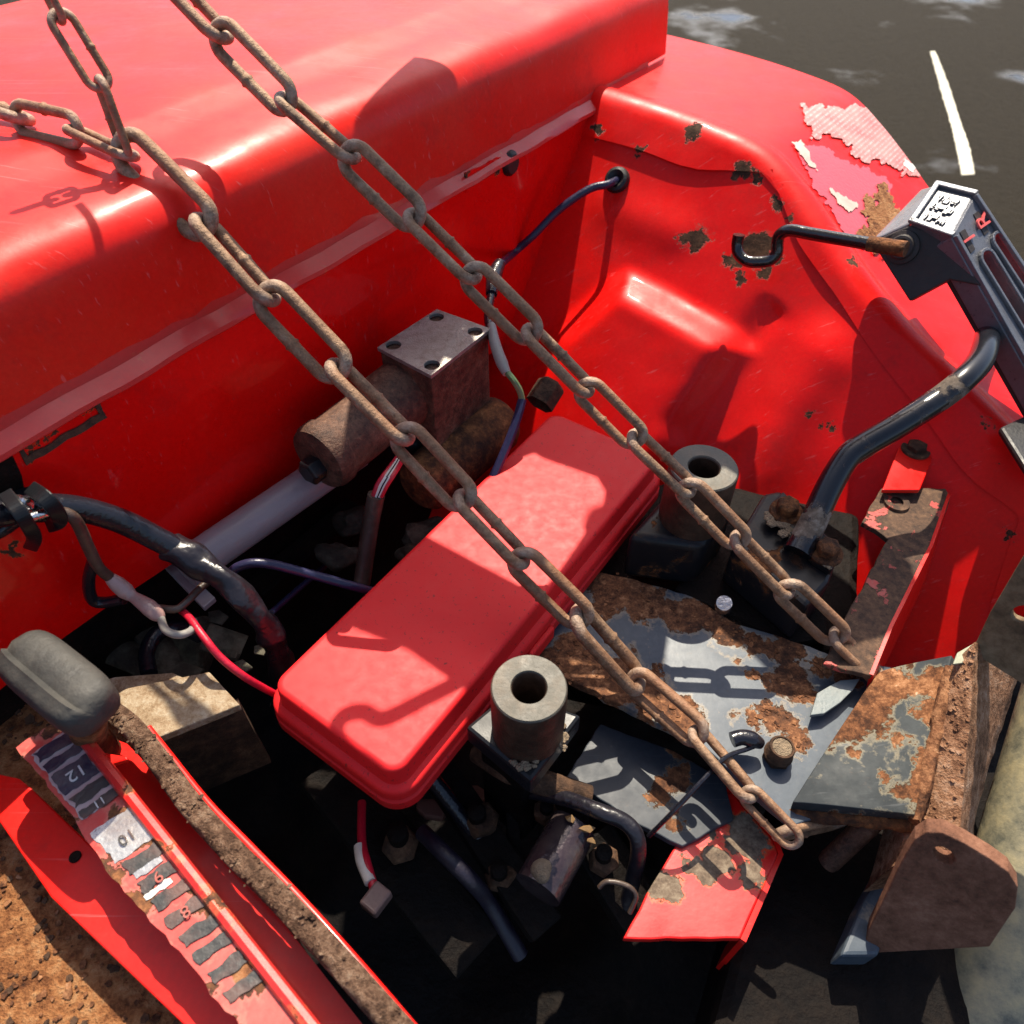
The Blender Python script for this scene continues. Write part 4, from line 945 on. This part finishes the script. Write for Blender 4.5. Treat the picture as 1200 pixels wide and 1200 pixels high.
# flaking bar
fbar = thing('guide_bar', Pz(230, 930, .0), 'rounded guide bar crusted in flaking rust with a red edge', 'guide bar')
ctr = catmull([Pz(u, v, .012) for u, v in ((112, 822), (150, 848), (185, 890), (225, 945), (275, 1000), (330, 1055), (400, 1130), (480, 1220))], 14)
bm = tube_bm(ctr, .0074, 28, flat=.8)
bmesh.ops.subdivide_edges(bm, edges=bm.edges[:], cuts=1)
for v in bm.verts: v.co += Vector((.3, -.3, 1)).normalized() * (.0035 * mnoise.noise(v.co * 70) + .002 * mnoise.noise(v.co * 200))
mk('crusted_bar', bm, M_flake, fbar)
ep = catmull([Pz(u - 7, v + 3, .005) for u, v in ((180, 850), (205, 882), (250, 938), (302, 992), (358, 1050), (430, 1130), (505, 1218))], 10)
mk('red_edge', tube_bm(ep, .0028, 10, flat=.6), M_redclean, fbar)
bm = bmesh.new(); ra = [bm.verts.new(p - ZX * .002) for p in ep]; rb_ = [bm.verts.new(p - ZX * .12) for p in ep]
for k in range(len(ep) - 1): bm.faces.new((ra[k], ra[k + 1], rb_[k + 1], rb_[k]))
mk('side_web', bm, M_rust_d, fbar, solid=.005)
# red channel between scale and bar
ch = thing('red_channel', Pz(200, 950, -.03), 'red folded channel between the number scale and the flaking bar', 'bracket')
mk('channel_floor', plate_bm([Pz(u, v, -.025) for u, v in ((80, 845), (150, 872), (210, 935), (300, 1040), (440, 1220), (300, 1220), (190, 1010), (120, 920))], .006), M_redclean, ch, smooth=False)
mk('channel_lip', plate_bm([Pz(u, v, .012) for u, v in ((88, 868), (102, 862), (122, 882), (148, 886), (150, 890), (122, 898), (110, 892))], .004), M_redclean, ch, smooth=False, bevel=.001)
# number scale
def sc_t(u, v): return Pz(u, v, .022)
scl = thing('depth_scale', sc_t(120, 950), 'red depth scale plate with peeling number decals 12 to 8', 'scale plate')
def spine(f): # from (75,850) to (235,1060) : edge by the channel ; width vector
    return (84 + (262 - 84) * f, 852 + (1078 - 852) * f)
M_scale = paint('scale_plate_paint', (.56, .025, .020), .45, .15, .15, (), .545, 36, stops=RUST, fade=(.55, .16, .13), fadeamt=.7, dirt=.5, edge=(.5, .2, .14))
outp = [spine(-.06), spine(.3), spine(.6), spine(1.0), spine(1.7)]
wv = (-52, 36)
left = [(u + wv[0] * k, v + wv[1] * k) for (u, v), k in zip(outp[::-1], (1.0, 1.0, 1.15, 1.0, 1.05))]
mk('scale_sheet', plate_bm(rough_loop([sc_t(u, v) for u, v in outp + left], .006, .002, 4), .006), M_scale, scl, smooth=False)
mk('scale_ridge', tube_bm(catmull([Pz(u + 3, v - 1, .024) for u, v in outp], 10), .0042, 8), M_redrust2, scl)
def seg_patch(f0, f1, w0, w1, mat, nm, lift, seed=1, lab=None):
    q = []
    for f, k in ((f0, w0), (f1, w0), (f1, w1), (f0, w1)):
        u, v = spine(f); q.append(Pz(u + wv[0] * k, v + wv[1] * k, .022 + lift))
    return mk(nm, plate_bm(rough_loop(q, .0025, .0022, seed), .0004), mat, scl, smooth=False, label=lab)
seg_patch(.0, .335, .08, .92, plain('worn_white_decal', (.42, .36, .36), .5, dust=.6, dcol=(.35, .08, .07), nsc=40), 'decal_base', .0006, 2)
for k, (f0, f1, m) in enumerate(((.0, .045, M_decal_navy), (.065, .10, M_decal_navy), (.12, .215, M_decal_navy), (.235, .28, M_decal_black), (.30, .335, M_decal_black))): seg_patch(f0, f1, .1, .88, m, 'decal_bar', .0012, k + 5)
seg_patch(.40, .56, .10, .95, M_decal_silver, 'silver_decal', .0006, 9, 'bright peeling silver decal')
for k, f in enumerate((.575, .675, .765, .855, .95, 1.04, 1.14, 1.24)): seg_patch(f, f + .055, .12, .86, M_decal_black, 'decal_bar', .0010, k + 20)
seg_patch(.62, .66, .2, .8, M_decal_silver, 'decal_scrap', .0008, 31)
seg_patch(.735, .755, .3, .9, M_white, 'decal_scrap', .0008, 33)
du, dv_ = sc_t(*spine(.5)) - sc_t(*spine(.4)), None
alongv = (sc_t(*spine(1)) - sc_t(*spine(0))).normalized(); acrossv = (sc_t(100 + wv[0], 900 + wv[1]) - sc_t(100, 900)).normalized()
for txt, f, m, sz in (('12', .165, M_letter_white, .0125), ('11', .317, M_letter_white, .008), ('10', .495, M_decal_black, .0105), ('9', .703, M_letter_dull, .0105), ('8', .883, M_letter_dull, .0105)):
    u, v = spine(f); o_ = Pz(u + wv[0] * .46, v + wv[1] * .46, .0238)
    xv = acrossv if False else (-acrossv * -1); yv = ZX.cross(xv)
    mk('scale_number', text_bm(txt, o_, xv, yv, sz, .0006), m, scl, smooth=False)
# red flat lever
rl = thing('red_lever', Pz(90, 980, .0), 'flat red lever arm along the lower left edge, half in shade', 'lever arm')
mk('lever_flat', plate_bm([Pz(u, v, -.012) for u, v in ((-90, 860), (-10, 905), (22, 912), (38, 925), (170, 1052), (330, 1225), (240, 1225), (60, 1052), (-20, 935), (-120, 880))], .008), M_redclean, rl, smooth=False, bevel=.001)
mk('pivot_stain', lathe_bm(Pz(88, 1004, -.0115), ZX, [(.0, .001), (.0035, .001), (.004, 0)], 16), M_oily, rl)
# rubber stop
rsn = thing('rubber_stop', Pz(68, 795, .05), 'fat grey rubber stop with a moulded seam at the far left', 'rubber stop')
e0_, e1_ = Pz(30, 768, .085), Pz(108, 832, .085); d = (e1_ - e0_); L = d.length; d.normalize()
side = d.cross(ZX).normalized(); nrm_ = side.cross(d)
if nrm_.z < 0: nrm_ = -nrm_
bm = bmesh.new(); rings = []; hw, hh = .0195, .0165
for s_ in np.linspace(-1, 1, 25):
    x_ = s_ * (L / 2 + .008); e_ = max(0, 1 - abs(s_) ** 5) ** (1 / 2.6); ring_ = []
    for k in range(40):
        an = 2 * math.pi * k / 40; c_, q_ = math.cos(an), math.sin(an); pw = .62
        y_ = hw * math.copysign(abs(c_) ** pw, c_) * (.25 + .75 * e_); z_ = hh * math.copysign(abs(q_) ** pw, q_) * (.25 + .75 * e_)
        if k in (8, 9, 10) and abs(s_) < .95: z_ += (.0014 if k == 8 else -.0022 if k == 9 else .0006)
        ring_.append(bm.verts.new((e0_ + e1_) / 2 + d * x_ + side * y_ + nrm_ * z_))
    rings.append(ring_)
for a, b in zip(rings, rings[1:]):
    for k in range(40): bm.faces.new((a[k], a[(k + 1) % 40], b[(k + 1) % 40], b[k]))
bm.faces.new(rings[0][::-1]); bm.faces.new(rings[-1])
mk('stop_body', bm, M_rubber, rsn, angle=70)
mk('stop_stem', tube_bm([(e0_ + e1_) / 2 + d * .02 - ZX * .01, Pz(105, 862, .01), Pz(125, 885, -.03)], .012, 14), M_rust, rsn)

# ------------------------------------------------------------------ down in the bay
hs = bmesh.new(); N = 60
for i in range(N + 1):
    for j in range(N + 1):
        a = -.75 + 1.75 * i / N; b = -.52 + 1.05 * j / N; p = Vector((a * 5, b * 5, 0))
        hs.verts.new(AB(a, b, -.34 + .05 * mnoise.noise(p) + .02 * mnoise.noise(p * 3.1)))
hs.verts.ensure_lookup_table()
for i in range(N):
    for j in range(N): q = i * (N + 1) + j; hs.faces.new([hs.verts[k] for k in (q, q + 1, q + N + 2, q + N + 1)])
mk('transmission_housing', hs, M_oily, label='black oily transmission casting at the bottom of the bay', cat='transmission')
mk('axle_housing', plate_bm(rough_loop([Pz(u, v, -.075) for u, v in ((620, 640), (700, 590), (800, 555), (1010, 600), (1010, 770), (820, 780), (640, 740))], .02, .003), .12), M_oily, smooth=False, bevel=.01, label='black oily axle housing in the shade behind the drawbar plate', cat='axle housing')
gc = thing('gear_casing', Pz(180, 780, -.1), 'dusty olive casting seen below the crimp connectors', 'casting')
bm = bmesh.new(); bmesh.ops.create_icosphere(bm, subdivisions=4, radius=.075, matrix=Matrix.Translation(Pz(150, 760, -.14)) @ Matrix.Diagonal((1.2, .8, .7, 1)))
for v in bm.verts: v.co += (v.co - Pz(150, 760, -.14)) * .25 * mnoise.noise(v.co * 22)
mk('casing_body', bm, M_olive, gc)
for k, (u0, v0, u1, v1) in enumerate(((95, 735, 190, 720), (130, 760, 230, 800), (175, 740, 205, 800), (240, 745, 285, 760))):
    mk('casing_rib', tube_bm([Pz(u0, v0, -.07), Pz(u1, v1, -.085)], .014, 10, flat=.5), M_olive, gc)
mk('cable_ring', tube_bm(catmull([Pz(u, v, -.06) for u, v in ((175, 790), (172, 765), (185, 742), (210, 735), (235, 745))], 8), .007, 10), M_cable, label='black cable curling around the dusty casting', cat='cable')
random.seed(21)
for k, (u, v) in enumerate(((255, 742), (272, 766), (282, 782), (305, 760), (254, 722))):
    q = [Pz(u + 14 * math.cos(t_) * random.uniform(.5, 1.1), v + 10 * math.sin(t_) * random.uniform(.5, 1.1), -.07) for t_ in (0, 1.2, 2.4, 3.7, 5)]
    o = mk('debris_flake', plate_bm(q, .002), M_olive, smooth=False, label=('small debris flake under the bend of the red wire', 'debris flake halfway down beside the red wire', 'debris flake below the middle of the red wire', 'debris flake right of the red wire near the taped loom', 'debris flake nearest the start of the red wire')[k], cat='debris', group='flakes of debris')
# lumps of grit and old leaves beside the cut cable
for k, (u, v, r) in enumerate(((500, 632, .022), (415, 612, .018), (480, 648, .014), (395, 650, .018))):
    bm = bmesh.new(); c = Pz(u, v, -.08); bmesh.ops.create_icosphere(bm, subdivisions=3, radius=r, matrix=Matrix.Translation(c) @ Matrix.Diagonal((1.2, .9, .7, 1)))
    for q in bm.verts: q.co += (q.co - c) * .6 * mnoise.noise(q.co * 60)
    mk('dirt_clod', bm, M_olive, label=('pale clod of dirt touching the far long edge of the toolbox', 'brown clod of dirt left of the cut cable', 'small clod of dirt right of the cut cable', 'small clod of dirt lying just left of the cut cable foot')[k], cat='dirt', group='clods of dirt beside the cut cable')
# stub pipe and hoses at the bottom
sp_ = thing('pipe_stub', Pz(665, 990, -.12), 'glossy dark pipe stub with chipped rim in the dark below the bush', 'pipe')
a_, b_ = Pz(672, 968, -.10), Pz(640, 1025, -.10)
mk('pipe_body', tube_bm([a_, b_, b_ + (b_ - a_) * .3], .019, 24), plain('glossy_brown_pipe', (.045, .03, .035), .18, .3, .6, dust=.3), sp_)
bm = bmesh.new(); c = Pz(638, 1020, -.082); bmesh.ops.create_icosphere(bm, subdivisions=3, radius=.0075, matrix=Matrix.Translation(c))
for q in bm.verts: q.co += (q.co - c) * .7 * mnoise.noise(q.co * 90)
mk('dirt_lump', bm, M_grit, sp_)
wire('elbow_hose', [(610, 925, -.10), (660, 935, -.08), (700, 950, -.07), (730, 962, -.07), (745, 978, -.075), (748, 1000, -.09), (742, 1030, -.12), (730, 1080, -.16)], .0062, M_tape, 'glossy black elbow hose bending down below the small black plate', 'hose', 14)
wire('long_hose', [(500, 905, -.10), (540, 955, -.13), (580, 1005, -.16), (620, 1060, -.2)], .007, M_cable, 'dull black hose slanting down from under the toolbox', 'hose', 12)
wire('brown_hose', [(560, 880, -.09), (600, 905, -.08), (640, 918, -.08), (690, 935, -.09)], .010, M_rust_d, 'rust-brown hose between the bush base and the elbow hose', 'hose', 12)
M_hose = plain('dull_navy_hose', (.010, .009, .022), .45, dust=.3, dcol=(.05, .03, .02))
wire('navy_hose', [(495, 975, -.14), (520, 1000, -.13), (550, 1030, -.14), (575, 1060, -.17), (610, 1120, -.2)], .007, M_hose, 'navy taped hose deep in the dark under the toolbox', 'hose', 12)
for k, (u, v) in enumerate(((505, 945), (555, 930))):
    q = [Pz(u + 22 * math.cos(t_) * random.uniform(.6, 1.1), v + 16 * math.sin(t_) * random.uniform(.6, 1.1), -.17) for t_ in (0, 1, 2, 3, 4, 5)]
    mk('stone_chip', plate_bm(q, .01), plain('reddish_stone', (.20, .085, .06), .8), smooth=False, bevel=.002, label=('reddish stone chip below the near corner of the toolbox', 'reddish stone chip between the toolbox and the nearer bush base')[k], cat='stone', group='stone chips under the toolbox')
rc = thing('connector_lead', Pz(430, 1010, -.12), 'red wire in a white sleeve ending in a pale connector at the bottom', 'wire')
wire('red_core', [(424, 940, -.13), (424, 985, -.12), (430, 1012, -.11), (438, 1040, -.11)], .0036, M_redw, '', parent=rc)
wire('white_sleeve', [(421, 992, -.118), (424, 1010, -.112), (434, 1034, -.108)], .0045, M_white, '', parent=rc)
mk('connector_body', box_bm(Pz(441, 1054, -.11), AX, BX, ZX, .020, .016, .012), plain('dull_connector', (.16, .10, .09), .5), rc, smooth=False, bevel=.002)
mk('pebble', lathe_bm(Pz(657, 936, -.085), ZX, [(0, .006), (.004, .005), (.006, .001), (.004, -.003), (0, -.004)], 8), M_white, label='white pebble on the brown hose', cat='pebble')
bm = bmesh.new()
for k in range(3):
    u, v = ((668, 960), (688, 970), (693, 985))[k]
    q = [Pz(u + 9 * math.cos(t_) * random.uniform(.4, 1.2), v + 6 * math.sin(t_) * random.uniform(.4, 1.2), -.078 + .004 * math.sin(3 * t_)) for t_ in (0, 1, 2, 3, 4, 5)]
    mk('dead_leaf', plate_bm(q, .001), M_leaf, smooth=False, label=('orange leaf scrap at the upper end of the pipe stub', 'orange leaf scrap right of the pipe stub', 'lowest orange leaf scrap beside the pipe stub')[k], cat='leaf', group='leaf scraps by the pipe stub')
bm.free()
wire('thin_ring', [(702, 1040, -.09), (712, 1033, -.085), (735, 1038, -.085), (745, 1050, -.09), (738, 1070, -.1)], .0019, M_brownw, 'thin brown wire loop at the bottom edge left of the red bracket', 'wire')

# ------------------------------------------------------------------ panel added above the frame, outline and holes shaped to shade the bay
ZS = .56
st = thing('shade_panel', AB(.8, -.1, ZS), 'black panel added above the bay, out of view, to shade the far end', 'shade panel')
def Qs(u, v, z, h=ZS): p = Pz(u, v, z); return p + sunv * ((h - z) / sunv.z)
so_ = [Qs(*q) for q in ((415, 560, .0), (400, 640, 0), (395, 718, 0), (480, 752, 0), (538, 792, 0), (600, 825, 0), (668, 765, ZP), (720, 775, ZP), (772, 812, ZP), (783, 735, ZP), (826, 716, ZP), (884, 762, ZP), (925, 802, ZP), (985, 790, ZP), (1080, 760, ZP), (1060, 690, -.05), (990, 595, -.02), (900, 545, -.02), (780, 480, -.02), (660, 440, .0), (600, 385, .05), (570, 350, .09), (480, 350, .09), (430, 410, .09))]
w1 = [Qs(u, v, 0) for u, v in ((500, 628), (490, 590), (508, 562), (540, 505), (556, 552), (575, 553), (590, 538), (627, 525), (637, 531), (700, 553), (710, 570), (707, 590), (677, 637), (652, 673), (630, 697))]
w2 = [Qs(u, v, .09) for u, v in ((513, 409), (551, 379), (578, 389), (537, 418))]
mk('shade_sheet', plate_bm(so_, .012, -ZX, [w1, w2], down=ZX), M_shade, st, smooth=False)
mk('shadow_rod', tube_bm(catmull([Qs(u, v, 0, .53) for u, v in ((565, 785), (500, 818), (450, 842), (425, 834), (402, 840), (394, 858), (408, 882), (430, 895), (470, 930))], 8), .006, 10), M_black, st)  # rods added out of view to throw thin shadows on lid and flats
mk('shadow_rod', tube_bm([Qs(u, v, -.005, .53) for u, v in ((135, 770), (198, 828), (214, 846), (240, 868))], [.003, .003, .006, .006], 10), M_black, st)
mk('shadow_rod', tube_bm([Qs(u, v, 0, .53) for u, v in ((180, 782), (222, 820), (238, 836), (258, 850))], [.003, .003, .005, .003], 10), M_black, st)
c_ = sum(so_, Vector()) / len(so_)
mk('shade_panel_arm', tube_bm([c_ + ZX * .014, c_ + sunv * .7], .018, 12), M_black, st)  # arm of the added panel, laid along the sun to shade little

# brackets and rails in the dark under the toolbox and bush
def rail_(px, wdt, hgt, mat, label, cat='rail'):
    (u0, v0, z0), (u1, v1, z1) = px; a, b = Pz(u0, v0, z0), Pz(u1, v1, z1); d = (b - a).normalized(); x = d.cross(ZX).normalized()
    mk('frame_rail', box_bm((a + b) / 2, d, x, x.cross(d), (b - a).length, wdt, hgt), mat, smooth=False, bevel=.002, label=label, cat=cat)
rail_(((505, 890, -.13), (640, 1090, -.17)), .030, .02, M_oily, 'dark flat rail slanting down below the near end of the toolbox')
rail_(((600, 930, -.14), (604, 1080, -.19)), .012, .012, M_oily, 'thin dark upright rail below the nearer bush')
rail_(((380, 900, -.16), (560, 1120, -.2)), .05, .03, M_oily, 'broad oily rail at the bottom under the toolbox')
rail_(((690, 980, -.13), (760, 1090, -.16)), .04, .02, M_oily, 'dark flat rail left of the chipped red bracket')
rail_(((300, 700, -.12), (420, 600, -.12)), .03, .03, M_oily, 'oily rail beside the grey pipe left of the toolbox')
for k, (u, v, z, r) in enumerate(((560, 965, -.14, .014), (640, 955, -.12, .010), (705, 1010, -.12, .012), (470, 990, -.16, .016), (585, 1030, -.16, .013))):
    t_ = thing('hose_fitting', Pz(u, v, z), ('oily hex fitting under the toolbox beside the slanting hose', 'oily hex fitting at the top of the pipe stub', 'oily hex fitting right of the pipe stub', 'oily hex fitting left of the navy hose', 'oily hex fitting lowest beside the thin upright rail')[k], 'fitting', 'hex fittings in the dark')
    hexbolt('fitting_nut', Pz(u, v, z), ZX + AX * random.uniform(-.4, .4) + BX * random.uniform(-.4, .4), r, r * 1.2, M_rust_d, t_, False)
    mk('fitting_neck', lathe_bm(Pz(u, v, z), ZX, [(r * .55, -.06), (r * .55, r * 1.9), (r * .4, r * 2), (0, r * 2)], 14), M_oily, t_)

# loose rust scale lying on the tray, the post and the plate
def scale_bits(name, parent, pts, n, s0, s1, mat, nrm=ZX, seed=1):
    random.seed(seed); bm = bmesh.new()
    for k in range(n):
        p = pts(); sz = random.uniform(s0, s1) * random.choice((.5, .7, 1)); ph = random.uniform(0, 6.28); m_ = random.randint(5, 7)
        x, y, z = frame(nrm + Vector((random.gauss(0, .18), random.gauss(0, .18), random.gauss(0, .1))))
        ring_ = [p + (x * math.cos(ph + q * 6.283 / m_) + y * math.sin(ph + q * 6.283 / m_)) * sz * random.uniform(.5, 1.2) for q in range(m_)]
        a_ = [bm.verts.new(q + z * sz * .12) for q in ring_]; b_ = [bm.verts.new(q - z * sz * .2) for q in ring_]
        bm.faces.new(a_)
        for q in range(m_): bm.faces.new((a_[q], a_[(q + 1) % m_], b_[(q + 1) % m_], b_[q]))
    mk(name, bm, mat, parent, smooth=False, kind='stuff')
def tray_pt():
    while True:
        u, v = random.uniform(-60, 240), random.uniform(740, 1200)
        if u < 30 + (v - 740) * .62: return Pz(u, v, -.0488)
scale_bits('rust_scale', rs, tray_pt, 300, .001, .0042, M_rust_o, seed=4)
scale_bits('dark_scale', rs, tray_pt, 160, .0012, .005, M_rust_d, seed=5)
def bar_pt():
    i_ = random.randrange(4, len(ctr) - 1); return ctr[i_] + Vector((random.gauss(0, .004), random.gauss(0, .003), .0056 + random.uniform(-.001, .0005)))
scale_bits('rust_scale', fbar, bar_pt, 300, .0010, .0028, M_flake, seed=6)
def post_pt():
    f_ = random.uniform(.03, .97); return lerpc(le, f_).lerp(lerpc(ed, f_), random.uniform(.05, .98)) + ZX * .0012
scale_bits('rust_scale', pr, post_pt, 220, .0008, .0026, M_post, seed=7)
def plate_pt():
    c_, r_ = random.choice(plate_spots); an = random.uniform(0, 6.28); q = math.sqrt(random.random()) * r_ * .8
    return Vector((c_.x + q * math.cos(an), c_.y + q * math.sin(an), ZP + .0004))
scale_bits('rust_scale', dp, plate_pt, 340, .0010, .0034, M_rust_o, seed=8)
